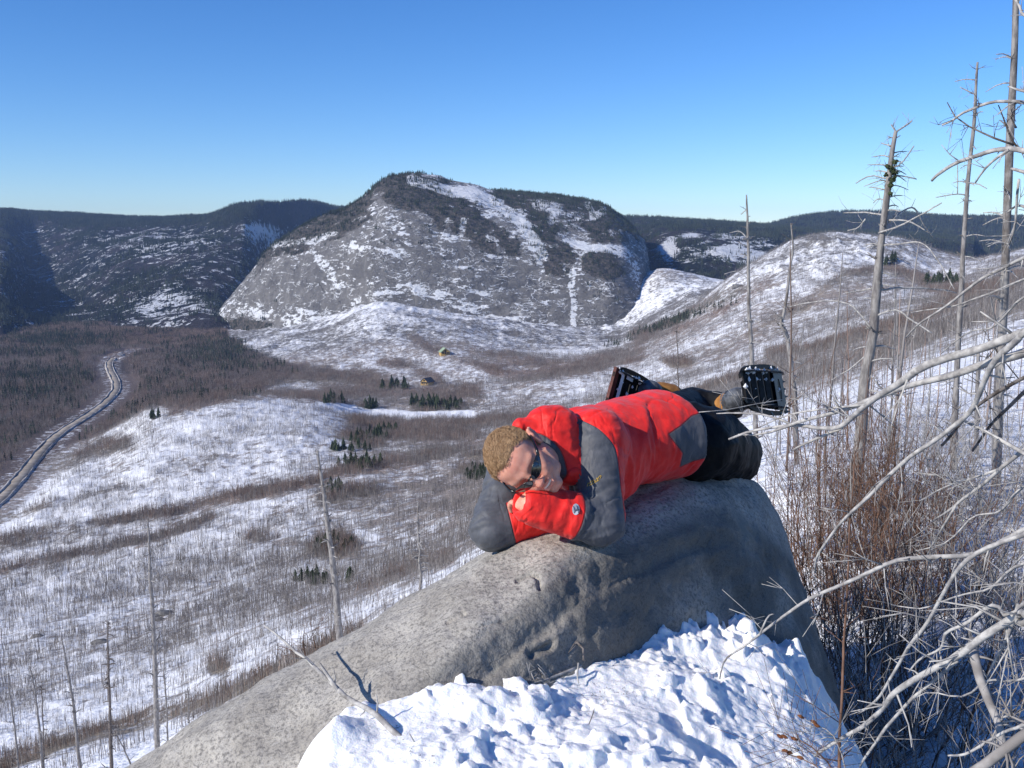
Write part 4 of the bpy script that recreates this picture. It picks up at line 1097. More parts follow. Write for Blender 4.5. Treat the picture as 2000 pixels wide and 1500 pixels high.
B([(dz([(2050, 1300), (1990, 1330), (1930, 1330), (1880, 1360), (1810, 1355), (1750, 1390)], 2.0, 2.3), 8, 2, 14)], "twiggy grey branch in front of the broken stump", 1958)
B([(dz([(1900, 1250), (1905, 1290), (1925, 1350), (1945, 1400), (1960, 1460)], 2.1, 1.9), 22, 17, 4)],
  "broken off pale stump standing in front of the blue shaded snow", 1970, OLIVE, name="broken_stump", cat="stump")
B([(dz([(2040, 1380), (1960, 1430), (1890, 1472), (1850, 1478)], 1.8, 1.9), 9, 5, 4)], "straight pale stick above the thick log at the bottom right", 1991)
B([(dz([(2060, 1400), (2000, 1436), (1950, 1470), (1880, 1520)], 1.6, 1.65), 26, 22, 5)],
  "thick pale log lying across the bottom right corner", 1990, OLIVE, name="fallen_log", cat="log")
branch_thing([(dz([(1365, 805), (1420, 800), (1470, 790), (1530, 780)], 2.9, 3.0), 2.2, 1.5, 0)],
  "hair thin bare twig crossing under the right hand snowshoe", None, SILVER, 1995, name="twig", cat="twig")
# stick and twigs lying on rock and snow
branch_thing([([(842, 1500, 1.98), (800, 1458, 2.05), (760, 1421, 2.10), (724, 1389, 2.14), (695, 1372, 2.17), (660, 1347, 2.22), (632, 1319, 2.27), (604, 1291, 2.33), (580, 1275, 2.37), (545, 1243, 2.41), (514, 1221, 2.44)], 18, 4, 5),
              ([(660, 1347, 2.22), (640, 1318, 2.25), (625, 1296, 2.27)], 9, 6, 0)],
  "weathered dead stick sticking out of the snow over the boulder's left slope", None, SILVER, 2001, name="dead_stick", cat="stick")
branch_thing([([(1135, 1300, 2.43), (1090, 1318, 2.39), (1040, 1335, 2.34), (990, 1352, 2.28), (950, 1366, 2.24)], 7, 2.5, 3), ([(1060, 1328, 2.36), (1035, 1320, 2.36), (1008, 1326, 2.36), (995, 1326, 2.36)], 5, 2.5, 0),
              ([(1045, 1332, 2.35), (1035, 1310, 2.36), (1028, 1303, 2.36)], 4, 2.5, 0), ([(1068, 1322, 2.37), (1055, 1308, 2.37), (1045, 1298, 2.38)], 4, 2.5, 0), ([(1130, 1295, 2.42), (1128, 1320, 2.40), (1130, 1335, 2.38)], 5, 2.5, 0)],
  "little forked grey twig lying where the snow meets the rock", None, SILVER, 2003, name="twig", cat="twig")
branch_thing([([(1112, 1300, 2.46), (1110, 1275, 2.47), (1120, 1255, 2.48), (1138, 1262, 2.47), (1140, 1290, 2.45)], 7, 5, 1), ([(1120, 1255, 2.48), (1113, 1240, 2.49)], 4, 2, 0)],
  "curled dark root loop frozen into the snow against the boulder", None, DARKWOOD, 2005, name="frozen_root", cat="root")
branch_thing([([(1150, 1415, 2.12), (1158, 1395, 2.13), (1161, 1384, 2.13)], 3, 1.5, 0)], "tiny dark twig standing upright in the snow", None, DARKWOOD, 2006, name="twig", cat="twig")
def stem_with_catkins(pts, w, seed, label):
    o = branch_thing([(pts, w, 1.4, 10)], label, "bare bush twigs in front of the snow", OLIVE if seed % 2 else RED, seed, name="bush_twig", cat="twig")
    R = np.random.RandomState(seed)
    P = catmull(px_line(pts), 12)
    for k in (11, 9, 7):
        b = Bag(); p = P[k] + R.randn(3) * 0.006; t = P[k] - P[k - 1]; t /= np.linalg.norm(t)
        b.add(*tube([p, p + t * .005, p + t * .010, p + t * .014], [.0008, .0036, .0032, .001], 6))
        c_ = b.build("seed_cone", CONE, loc=o.location); c_.location = (0, 0, 0); c_.parent = o
CONE = flat_mat("dry_seed_cone", (0.12, 0.045, 0.02), (0.22, 0.09, 0.04), 60)
stem_with_catkins([(1640, 1530, 1.8), (1610, 1480, 1.8), (1570, 1450, 1.82), (1545, 1440, 1.83), (1530, 1430, 1.84)], 4, 2100, "low bush twig with rusty seed cones over the snow's right side")
stem_with_catkins([(1660, 1540, 1.8), (1640, 1460, 1.82), (1620, 1430, 1.84), (1600, 1420, 1.85), (1573, 1406, 1.86)], 4, 2101, "second bush twig with seed cones, higher and further right")
stem_with_catkins([(1612, 1530, 1.75), (1600, 1500, 1.76), (1560, 1480, 1.78), (1530, 1472, 1.8)], 3, 2102, "lowest small bush twig at the bottom edge of the snow")
branch_thing([([(1640, 1560, 2.0), (1640, 1440, 2.05), (1645, 1340, 2.1), (1650, 1240, 2.15), (1655, 1150, 2.2), (1662, 1000, 2.3), (1668, 880, 2.4)], 8, 2.5, 14)],
  "single upright brown stem rising at the right tip of the boulder", None, RED, 2110, name="sapling", cat="sapling")

# --- standing dead trees
def ground(u, y): return valley.at(u, y)
def dead_tree(line, w0, w1, d, label, seed, nb=14, bl=0.35, mat=None, extra=(), group="standing dead trees", down=-0.25, base=None):
    """line: px points of the trunk from base to top; d: depth"""
    P = np.array([unproj(u, y, d) for u, y in line])
    root = empty("dead_tree", tuple(P[0]))
    tag(root, label, "dead tree", group)
    b = Bag(); Pt, r = limb(b, P, w0 * 0.5 * d / FPX, w1 * 0.5 * d / FPX, seed, 9, 26, res=28, amp=0.0011 * d, stub_len=0.010 * d)
    o = b.build("trunk", mat or TRUNK, loc=P[0]); o.location = (0, 0, 0); o.parent = root
    R = np.random.RandomState(seed)
    H = np.linalg.norm(P[-1] - P[0])
    for k in range(nb):
        f = R.uniform(0.25, 0.98); i = int(f * 27); an = R.rand() * 6.28
        L = H * bl * (0.15 + 0.85 * R.rand()) * (1.15 - f) ; L = max(L, 0.04 * H)
        dr = np.array([math.cos(an), math.sin(an), R.uniform(down, 0.35)])
        q = [Pt[i], Pt[i] + dr * L * 0.5 + np.array([0, 0, 0.04 * L]), Pt[i] + dr * L + np.array([0, 0, -0.1 * L])]
        bb = Bag(); limb(bb, np.array(q), max(r[i] * 0.28, 0.0007 * d), 0.00035 * d, seed + k * 3 + 1, 4, 3, res=6, stub_len=L * 0.3, amp=0.03 * L)
        c_ = bb.build("branch", mat or SILVER, loc=P[0]); c_.location = (0, 0, 0); c_.parent = root
    for pts, a, z in extra:
        bb = Bag(); limb(bb, np.array([unproj(u, y, d + e) for u, y, e in pts]), a * .5 * d / FPX, z * .5 * d / FPX, seed + int(pts[0][0]), 5, 4, stub_len=0.15)
        c_ = bb.build("branch", SILVER, loc=P[0]); c_.location = (0, 0, 0); c_.parent = root
    return root, P, Pt
d1 = 8.0
t1, _, T1P = dead_tree([(1655, 1060), (1668, 960), (1680, 860), (1690, 740), (1705, 650), (1713, 560), (1722, 480), (1732, 380), (1741, 310), (1750, 256)], 27, 7, d1,
    "leaning grey snag with a spiky top and dark growths, tallest between shoes and right edge", 3001, 16, 0.10, extra=[([(1741 - (y_ - 300) * .10, y_, 0), (1741 - (y_ - 300) * .10 + s_ * 16, y_ - 4, .05), (1741 - (y_ - 300) * .10 + s_ * l_, y_ - 10 + 3 * (l_ % 7), .1)], 3.2, 1.2) for y_, s_, l_ in ((285, -1, 22), (300, 1, 30), (308, -1, 38), (318, 1, 26), (326, -1, 44), (338, -1, 30), (347, 1, 34), (356, -1, 48), (366, 1, 40), (372, -1, 36), (386, 1, 30), (392, -1, 26), (405, 1, 24))] + [
    ([(1724, 420, 0), (1690, 415, .1), (1648, 416, .2)], 4, 2), ([(1716, 455, 0), (1760, 440, -.2), (1800, 418, -.3), (1840, 396, -.4)], 4, 2), ([(1735, 435, 0), (1780, 405, .2), (1805, 440, .3), (1822, 463, .4)], 4, 2),
    ([(1735, 430, 0), (1775, 432, -.1), (1815, 455, -.2)], 4, 2), ([(1690, 428, 0), (1675, 445, .1), (1655, 450, .1)], 3, 2), ([(1722, 480, 0), (1760, 476, -.1), (1810, 480, -.2), (1866, 565, -.4)], 4, 2),
    ([(1712, 568, 0), (1760, 562, .1), (1830, 565, .2), (1868, 572, .3)], 5, 2), ([(1703, 620, 0), (1750, 605, -.1), (1780, 625, -.2), (1820, 650, -.3)], 5, 3), ([(1700, 640, 0), (1660, 595, .1), (1600, 588, .2), (1540, 600, .3)], 4, 2),
    ([(1715, 560, 0), (1680, 568, .1), (1650, 572, .1)], 4, 2), ([(1735, 350, 0), (1700, 343, .1), (1672, 358, .1)], 3, 2), ([(1736, 330, 0), (1760, 320, .0), (1785, 285, -.1)], 3, 2), ([(1750, 258, 0), (1770, 245, 0), (1782, 236, 0)], 4, 2), ([(1750, 258, 0), (1740, 243, 0)], 4, 2),
    ([(1697, 690, 0), (1660, 720, .1), (1620, 745, .2)], 4, 2), ([(1688, 760, 0), (1730, 770, -.1), (1780, 800, -.2)], 5, 2), ([(1733, 340, 0), (1770, 345, 0), (1790, 350, 0)], 3, 2)])
R = np.random.RandomState(77)
for k, (uu, yy, rr) in enumerate(((1748, 316, 7), (1748, 336, 9), (1744, 350, 10), (1739, 362, 7), (1733, 325, 5), (1730, 342, 5), (1739, 378, 5), (1741, 330, 7))):
    b = Bag(); c0 = unproj(uu, yy, d1 - 0.06)
    for q in range(26):
        a = R.randn(3); a /= np.linalg.norm(a); L = rr * d1 / FPX * R.uniform(0.5, 1.1)
        b.add(*tube([c0, c0 + a * L * .5 + R.randn(3) * .005, c0 + a * L], [0.007, 0.008, 0.002], 4))
    g_ = b.build("lichen_tuft", NEEDLE, loc=t1.location); g_.location = (0, 0, 0); g_.parent = t1
dead_tree([(1853, 1060), (1860, 960), (1866, 820), (1870, 700), (1880, 520), (1888, 400), (1898, 280), (1904, 190), (1909, 122)], 14, 4, 11,
    "slim straight grey trunk under the thick arching branch, pointed top in the sky", 3002, 16, 0.07, extra=[([(1893, 383, 0), (1870, 379, 0), (1828, 386, 0)], 3, 1.5), ([(1870, 379, 0), (1870, 330, 0), (1868, 315, 0)], 2, 1.2), ([(1900, 183, 0), (1875, 170, 0)], 3, 1.5)])
dead_tree([(1940, 1120), (1944, 980), (1950, 840), (1958, 640), (1966, 450), (1972, 300), (1978, 150), (1984, 0), (1988, -120)], 21, 9, 9,
    "tall pale trunk nearest the right edge, running out of the top of the picture", 3003, 20, 0.09)
dead_tree([(1480, 960), (1474, 800), (1468, 690), (1463, 600), (1461, 500), (1459, 430), (1458, 380)], 11, 2.5, 18,
    "slender grey trunk rising right behind the upper snowshoe", 3004, 12, 0.07, extra=[([(1459, 465, 0), (1445, 452, 0), (1425, 455, 0)], 3, 1), ([(1461, 545, 0), (1440, 530, 0), (1415, 535, 0)], 2, 1), ([(1464, 610, 0), (1430, 672, 0), (1395, 672, 0)], 2, 1)])
dead_tree([(1556, 930), (1554, 820), (1549, 740), (1538, 660), (1526, 634), (1530, 612), (1540, 550), (1548, 490), (1545, 436)], 11, 2.5, 14,
    "crooked grey trunk with a sharp kink, right of the upper snowshoe", 3005, 8, 0.07)
dead_tree([(1325, 800), (1324, 720), (1322, 625)], 3.5, 1.5, 40, "needle thin dead stem above the man's back", 3006, 3, 0.04, mat=DARKWOOD)
dead_tree([(1862, 1010), (1862, 900), (1866, 790), (1872, 690)], 14, 9, 10, "mid height pale trunk just left of the tallest right trunk", 3007, 8, 0.12)
dead_tree([(1905, 1050), (1906, 900), (1908, 780), (1910, 690)], 11, 6, 12, "short pale trunk between the two tall right trunks", 3008, 8, 0.12)
# left slope
def ltree(line, w0, w1, label, seed, nb=8, d=None, **kw):
    b_ = valley.at(*line[0]) if line[0][1] < 1560 else None
    dd_ = d or float(b_[1])
    return dead_tree(line, w0, w1, dd_, label, seed, nb, group="dead trees on the slope below at the left", **kw)
ltree([(308, 1478), (304, 1350), (298, 1200), (292, 1080), (288, 1010)], 12, 2.5, "tall bare pole at the left, tallest trunk on the lower slope", 3101, 14, bl=.03, d=40)
ltree([(665, 1262), (655, 1150), (645, 1060), (637, 1000), (630, 945), (620, 880)], 15, 4, "stout pale snag rising behind the boulder's left slope", 3102, 20, bl=.05, d=30)
ltree([(218, 1530), (216, 1420), (213, 1310), (211, 1215)], 8, 2.5, "dark dead spruce with a ragged top left of the tall pole", 3103, 26, bl=.06, d=42, mat=DARKWOOD)
ltree([(160, 1540), (148, 1420), (132, 1310), (118, 1240)], 8, 2, "leaning bare pole, third trunk from the left edge", 3104, 4, bl=.04, d=42)
ltree([(86, 1540), (78, 1430), (68, 1340), (58, 1300)], 6, 2, "thin leaning pole, second trunk from the left edge", 3105, 4, bl=.04, d=44)
ltree([(38, 1540), (30, 1430), (20, 1360), (16, 1315)], 5, 2, "thin leaning pole nearest the left edge", 3106, 4, bl=.04, d=44)
ltree([(822, 1190), (820, 1100), (816, 1040), (818, 980)], 7, 2.5, "small grey snag with level side branches above the boulder", 3107, 18, bl=.12, d=38)
ltree([(328, 1462), (325, 1380), (320, 1290), (322, 1220)], 4, 1.5, "very thin stem just right of the tall left pole", 3108, 6, bl=.05, d=45)
ltree([(371, 1440), (368, 1390), (366, 1345)], 3.5, 1.5, "small thin stem standing above the grey brush band", 3109, 6, bl=.05, d=48)
ltree([(278, 1560), (245, 1470), (215, 1415)], 4, 2, "thin stem leaning sharply left at the bottom edge", 3110, 3, bl=.04, d=42)
ltree([(88, 1540), (84, 1420), (82, 1330)], 3.5, 1.5, "upright thin dark stem among the leaning poles", 3111, 8, bl=.05, d=46, mat=DARKWOOD)
branch_thing([([(600, 1292, 3.2), (592, 1262, 3.2), (596, 1225, 3.2)], 2.5, 1, 4), ([(618, 1275, 3.2), (612, 1245, 3.2), (606, 1215, 3.2)], 2.5, 1, 5), ([(602, 1290, 3.2), (570, 1270, 3.2), (545, 1262, 3.2)], 2, 1, 4)],
   "small bare bush peeking over the boulder beside the dead stick", None, RED, 3120, name="bare_bush", cat="bush")

# --- saplings on the right slope: individuals
def tree_mesh(seed, h, r, mat, nb=8, bl=0.12, sides=5):
    R = np.random.RandomState(seed); b = Bag()
    P = np.array([[0, 0, -0.3], [R.randn() * .01 * h, R.randn() * .01 * h, h * .5], [R.randn() * .03 * h, R.randn() * .03 * h, h]])
    Pt, rr = limb(b, P, r, r * 0.2, seed, sides, 0, res=10, amp=0.006 * h)
    for k in range(nb):
        i = R.randint(3, 10); an = R.rand() * 6.28; L = h * bl * (0.3 + R.rand()) * (1.2 - i / 10)
        dr = np.array([math.cos(an), math.sin(an), R.uniform(0.2, 1.2)])
        b.add(*tube([Pt[i], Pt[i] + dr * L * .5, Pt[i] + dr * L + np.array([0, 0, .05 * L])], [rr[i] * .4, rr[i] * .3, rr[i] * .1 + .001], 3))
    return b
protos = []
for k, (mt_, nb) in enumerate(((TRUNK, 8), (TRUNK, 12), (SAPLING, 10), (REDTWIG, 14), (SILVER, 6), (REDTWIG, 18))):
    o = tree_mesh(4000 + k, 3.0, 0.022, mt_, nb, 0.14).build("standing_sapling", mt_)
    protos.append(o)
R = np.random.RandomState(41)
used = set(); ncount = 0
def put_sapling(k, p, sc, rz, label, group):
    global ncount
    pr = protos[k]
    o = pr if k not in used else pr.copy()
    if k in used: COL.objects.link(o)
    used.add(k); o.location = p; o.scale = (sc * (0.8 + .5 * R.rand()),) * 2 + (sc,); o.rotation_euler = (R.randn() * .04, R.randn() * .04, rz)
    tag(o, label, "sapling", group); ncount += 1
kinds = ["grey", "grey branchy", "grey brown", "reddish brown", "pale silver", "reddish brown twiggy"]
for n_ in range(130):
    u_ = R.uniform(1500, 2040); f_ = R.rand()
    ytop = np.interp(u_, [1500, 1700, 2000], [700, 640, 560]); ybot = np.interp(u_, [1500, 1700, 2000], [930, 900, 880])
    p = valley.at(u_, ytop + (ybot - ytop) * f_ ** 0.8); k = R.randint(0, 6)
    sc = R.uniform(0.5, 1.15) * (1.0 if p[1] > 25 else 0.85)
    zone = "left of the crooked trunk" if u_ < 1535 else "between crooked trunk and leaning snag" if u_ < 1690 else "between the snag and the straight trunk" if u_ < 1870 else "right of the slim straight trunk"
    hgt_ = "short" if sc < .68 else "middling" if sc < .9 else "tall"; dst = "close by" if p[1] < 30 else "halfway off" if p[1] < 90 else "far up the slope"
    put_sapling(k, tuple(p), sc, R.rand() * 6.28, "%s %s sapling %s, %s" % (hgt_, kinds[k], dst, zone), "saplings on the right hand slope")
for n_ in range(110):
    u_ = R.uniform(-30, 900); y_ = np.interp(u_, [0, 900], [1440, 1130]) + R.uniform(-150, 90) * (1 - 0.3 * R.rand())
    p = valley.at(u_, y_); k = R.choice([0, 2, 3, 2, 1])
    put_sapling(k, tuple(p), R.uniform(0.45, 1.0) * np.clip(p[1] / 90, 0.6, 1.3), R.rand() * 6.28, "%s %s sapling %s the brush band, %s" % (["slight", "thin", "sturdy"][R.randint(0, 3)], kinds[k], "below" if p[1] < 75 else "above", "left of the ragged dark spruce" if u_ < 214 else "between the ragged spruce and tall pole" if u_ < 300 else "between the tall pole and stout snag" if u_ < 650 else "right of the stout pale snag"), "saplings on the lower left slope")

# --- conifers as individuals: small clumps in the valley
spruces = []
for k in range(4):
    o = spruce_geo(500 + k, 5.0, 1.25 + 0.25 * (k % 2), 8, 6).build("spruce", NEEDLE, smooth=False); spruces.append([o, False])
clumps = [((655, 1070), 38, 16, 34, "in the round clump behind the stout snag"), ((605, 1136), 34, 8, 14, "in the row left of the stout snag"),
          ((680, 1133), 8, 6, 4, "right of the stout snag"), ((700, 910), 45, 7, 26, "in the row above the reddish band"), ((715, 858), 42, 8, 22, "in the clump below the snowy meadow"),
          ((760, 845), 20, 4, 8, "in the row near the meadow"), ((650, 958), 18, 10, 12, "in the group below the reddish band"), ((690, 880), 45, 4, 12, "in the low row above the reddish band"),
          ((930, 928), 26, 12, 22, "in the clump left of the man's head"), ((855, 793), 55, 8, 46, "in the big stand behind the meadow"), ((720, 796), 18, 4, 8, "on the snowy meadow"), ((650, 785), 25, 4, 8, "at the left end of the meadow"),
          ((1835, 553), 34, 7, 18, "in the hollow behind the leaning snag"), ((1735, 515), 24, 8, 10, "on the rocky knoll behind the leaning snag"), ((300, 818), 14, 3, 4, "on top of the snowy hump"), ((770, 760), 30, 8, 16, "in the wood below the chalets"), ((480, 640), 26, 16, 0, "")]
for (cu, cv), ru, rv, n_, txt in clumps:
    for q_ in range(int(n_ * 1.15)):
        a, r_ = R.rand() * 6.28, R.rand() ** 0.5
        p = valley.at(cu + math.cos(a) * r_ * ru, cv + math.sin(a) * r_ * rv)
        s_ = spruces[R.randint(0, 4)]
        o = s_[0]
        if s_[1]: o = o.copy(); COL.objects.link(o)
        s_[1] = True
        hf_ = np.clip(p[1] / 500, 0.55, 1.3); h_ = R.uniform(0.55, 1.35) * hf_; o.location = tuple(p); o.scale = (h_ * 1.4, h_ * 1.4, h_ * R.uniform(0.9, 1.25)); o.rotation_euler = (0, 0, R.rand() * 6.28)
        sd = (math.cos(a) * r_, math.sin(a) * r_)
        tag(o, "%s dark spruce %s, %s" % ("stunted" if h_ < .62 * hf_ else "small" if h_ < .95 * hf_ else "taller", ("at the left side" if sd[0] < -.4 else "at the right side" if sd[0] > .4 else "in the middle") + (", back" if sd[1] < -.15 else ", front" if sd[1] > .25 else ""), txt), "spruce", "spruces " + txt)

# --- red brown bushes right of the boulder
def bush(seed, base, h, n, mat, tw=6, r0=0.006, spread=0.35, name="bare_bush"):
    R = np.random.RandomState(seed); b = Bag(); base = np.asarray(base, float)
    for k in range(n):
        an = R.rand() * 6.28; s_ = base + np.array([math.cos(an), math.sin(an), 0]) * R.rand() * spread * 0.5 + np.array([0, 0, -0.25])
        hh = h * R.uniform(0.6, 1.1); out = np.array([math.cos(an), math.sin(an), 0]) * spread * R.rand()
        P = np.array([s_, s_ + out * .3 + [0, 0, hh * .35], s_ + out * .7 + [0, 0, hh * .7] + R.randn(3) * .03, s_ + out + [0, 0, hh] + R.randn(3) * .05])
        Pt, rr = limb(b, P, r0 * R.uniform(.7, 1.3), r0 * .22, seed * 7 + k, 4, 0, res=10, amp=0.02)
        for q in range(tw):
            i = R.randint(3, 9); a2 = R.rand() * 6.28; L = hh * R.uniform(0.10, 0.34) * (1.15 - i / 12)
            dr = np.array([math.cos(a2) * .8, math.sin(a2) * .8, R.uniform(0.3, 1.1)])
            q1 = Pt[i] + dr * L * .5 + R.randn(3) * .01; q2 = Pt[i] + dr * L + np.array([0, 0, .08 * L])
            b.add(*tube([Pt[i], q1, q2], [rr[i] * .55, rr[i] * .42, rr[i] * .2], 3))
            if R.rand() < .75:
                d2 = dr + R.randn(3) * .5; b.add(*tube([q1, q1 + d2 * L * .4], [rr[i] * .35, rr[i] * .14], 3))
                d2 = dr + R.randn(3) * .5; b.add(*tube([(q1 + q2) / 2, (q1 + q2) / 2 + d2 * L * .3], [rr[i] * .3, rr[i] * .12], 3))
    return b.build(name, mat, loc=base)
R = np.random.RandomState(61)
def gz(u, d):
    """ground point of the near right slope at column u and depth d"""
    j = int(np.clip(np.searchsorted(valley.ucols, u), 1, valley.nc - 1)); i = int(np.argmin(np.abs(valley.D[:, j] - d)))
    return valley.P[i, j].copy()
places = ["close behind the boulder's right side", "in the middle of the thicket right of the boulder", "at the far right of the thicket"]
def bush_label(col_, u_, d, h_):
    z_ = ["by the boulder's flank", "just right of the boulder's flank", "at the leaning snag's foot", "right of the leaning snag", "below the arching branch", "below the slim straight trunk", "left of the tallest trunk", "at the right edge"][int(np.searchsorted([1590, 1635, 1690, 1745, 1800, 1880, 1950], u_))]
    return "%s %s leafless bush, %s row of the thicket, %s" % ("low" if h_ < .9 else "middling" if h_ < 1.15 else "tall", col_, "far" if d > 8 else "front" if d < 4.4 else "second" if d < 5.2 else "third" if d < 6.2 else "back", z_)
for k in range(52):
    d = R.uniform(3.6, 7.5); u_ = R.uniform(1530, 1840) if k < 46 else R.uniform(1780, 2020)
    if d < 4.4: u_ = max(u_, 1600)
    p = gz(u_, d)
    h_ = R.uniform(0.7, 1.55) * (0.8 if u_ > 1800 else 1.0)
    o = bush(6000 + k, p, h_, R.randint(7, 12), RED, 9, 0.0050, 0.45)
    tag(o, bush_label("red brown", u_, d, h_), "bush", "red brown bushes beside the boulder")
for k in range(104):
    d = R.uniform(3.2, 9) if k < 76 else R.uniform(8, 15); u_ = R.uniform(1560, 2050) if k % 3 else R.uniform(1780, 2050)
    p = gz(u_, d)
    h_ = R.uniform(0.6, 1.4)
    o = bush(6100 + k, p, h_, R.randint(6, 10), OLIVE, 10, 0.0045, 0.7)
    tag(o, bush_label("pale grey", u_, d, h_), "bush", "grey bushes beside the boulder")
# ------------------------------------------------------------------ the man lying on the boulder
RGT = np.array([1.0, 0, 0]); UPV = np.array([0, SP, CP]); TOW = np.array([0, -CP, SP])
def W(u, y, d): return unproj(u, y, d)
class Field:
    """signed distance field on a rectilinear grid, meshed with surface nets"""
    def __init__(s, xs, ys, zs):
        s.ax = [np.asarray(a, np.float64) for a in (xs, ys, zs)]
        s.f = np.full([len(a) for a in s.ax], 0.06, np.float32)
        s.id = np.zeros(s.f.shape, np.int8)
    def box(s, lo, hi):
        sl = tuple(slice(max(0, np.searchsorted(a, l) - 1), min(len(a), np.searchsorted(a, h) + 1)) for a, l, h in zip(s.ax, lo, hi))
        g = np.stack(np.meshgrid(*[a[k] for a, k in zip(s.ax, sl)], indexing='ij'), -1)
        return sl, g
    def add(s, fn, lo, hi, k=0.01, sub=False, tagid=None, m=0.03):
        sl, g = s.box(np.asarray(lo) - m - k, np.asarray(hi) + m + k)
        if min(g.shape[:3]) == 0: return
        d = fn(g).astype(np.float32); f = s.f[sl]
        if sub:
            h = np.clip(0.5 - 0.5 * (f + d) / k, 0, 1); s.f[sl] = f * (1 - h) + (-d) * h + k * h * (1 - h)
        else:
            if tagid is not None: s.id[sl] = np.where(d < f, tagid, s.id[sl])
            h = np.clip(0.5 + 0.5 * (f - d) / k, 0, 1); s.f[sl] = f * (1 - h) + d * h - k * h * (1 - h)
    def capsule(s, a, b, ra, rb, **kw):
        a, b = np.asarray(a, float), np.asarray(b, float); R_ = max(ra, rb)
        def fn(p):
            ab = b - a; t = np.clip(((p - a) @ ab) / (ab @ ab + 1e-12), 0, 1)
            return np.linalg.norm(p - a - t[..., None] * ab, axis=-1) - (ra + (rb - ra) * t)
        s.add(fn, np.minimum(a, b) - R_, np.maximum(a, b) + R_, **kw)
    def ell(s, c, r, M=None, **kw):
        c = np.asarray(c, float); r = np.asarray(r, float); M = np.eye(3) if M is None else M
        def fn(p):
            q = ((p - c) @ M) / r; n = np.linalg.norm(q, axis=-1)
            return (n - 1) * np.minimum(r.min() * 1.0 + 0 * n, n * 0 + r.min()) * (0.5 + 0.5 * r.mean() / r.min())
        s.add(fn, c - r.max(), c + r.max(), **kw)
    def mesh(s):
        f = s.f; S = f < 0
        c = np.zeros(tuple(n - 1 for n in f.shape), np.int8)
        for dx in (0, 1):
            for dy in (0, 1):
                for dz_ in (0, 1): c += S[dx:f.shape[0] - 1 + dx, dy:f.shape[1] - 1 + dy, dz_:f.shape[2] - 1 + dz_]
        act = (c > 0) & (c < 8)
        I, J, K = np.nonzero(act)
        ids = np.full(act.shape, -1, np.int64); ids[I, J, K] = np.arange(len(I))
        acc = np.zeros((len(I), 3)); cnt = np.zeros(len(I))
        X, Y, Z = s.ax
        def cor(a):
            i, j, k = I + a[0], J + a[1], K + a[2]
            return np.stack([X[i], Y[j], Z[k]], -1), f[i, j, k]
        C8 = {(a, b, e): cor((a, b, e)) for a in (0, 1) for b in (0, 1) for e in (0, 1)}
        for a in C8:
            for ax in range(3):
                if a[ax] == 0:
                    b = list(a); b[ax] = 1; b = tuple(b)
                    (pa, fa), (pb, fb) = C8[a], C8[b]
                    ok = (fa < 0) != (fb < 0); t = np.where(ok, fa / np.where(fa == fb, 1, fa - fb), 0)[:, None]
                    acc += np.where(ok[:, None], pa + (pb - pa) * t, 0); cnt += ok
        V = acc / cnt[:, None]
        F = []
        for ax in range(3):
            a0 = [slice(None)] * 3; a1 = [slice(None)] * 3; a0[ax] = slice(0, -1); a1[ax] = slice(1, None)
            s0, s1 = S[tuple(a0)], S[tuple(a1)]
            o1, o2 = [(1, 2), (2, 0), (0, 1)][ax]
            E = np.argwhere(s0 != s1)
            E = E[(E[:, o1] > 0) & (E[:, o2] > 0) & (E[:, o1] < f.shape[o1] - 1) & (E[:, o2] < f.shape[o2] - 1)]
            u1 = np.zeros(3, int); u1[o1] = 1; u2 = np.zeros(3, int); u2[o2] = 1
            q = [ids[tuple((E - a * u1 - b * u2).T)] for a, b in ((0, 0), (1, 0), (1, 1), (0, 1))]
            q = np.stack(q, -1); flip = ~s0[tuple(E.T)]
            q[flip] = q[flip][:, ::-1]
            F.append(q)
        F = np.concatenate(F); F = F[(F >= 0).all(1)]
        return V, F, s.id[I, J, K]
def relax(V, F, n=2, lam=0.5):
    for _ in range(n):
        acc = np.zeros_like(V); cnt = np.zeros(len(V))
        for a, b in ((0, 1), (1, 2), (2, 3), (3, 0)):
            np.add.at(acc, F[:, a], V[F[:, b]]); np.add.at(acc, F[:, b], V[F[:, a]]); np.add.at(cnt, F[:, a], 1); np.add.at(cnt, F[:, b], 1)
        V = V + lam * (acc / np.maximum(cnt, 1)[:, None] - V)
    return V
def graded(lo, hi, flo, fhi, fine, coarse):
    a = [np.arange(lo, flo, coarse), np.arange(flo, fhi, fine), np.arange(fhi, hi, coarse)]
    return np.unique(np.round(np.concatenate(a), 5))

# head frame
Zc = np.array([-0.80, 0.36, 0.45]); Zc /= np.linalg.norm(Zc)
Xc = np.array([0.50, 0.82, 0.233]); Xc -= Zc * (Xc @ Zc); Xc /= np.linalg.norm(Xc)
Yc = np.cross(Xc, Zc); Yc = np.array([Xc[1] * Zc[2] - Xc[2] * Zc[1], Xc[2] * Zc[0] - Xc[0] * Zc[2], Xc[0] * Zc[1] - Xc[1] * Zc[0]])
def cam2w(v): return RGT * v[0] + UPV * v[1] + TOW * v[2]
HX, HY, HZ = cam2w(Xc), cam2w(Yc), cam2w(Zc)
HM = np.stack([HX, HY, HZ], 1)            # columns: local axes in world
HO = W(1014, 899, 2.70)
HS = 0.95
def H(x, y, z): return HO + HM @ np.array([x, y, z], float) * HS

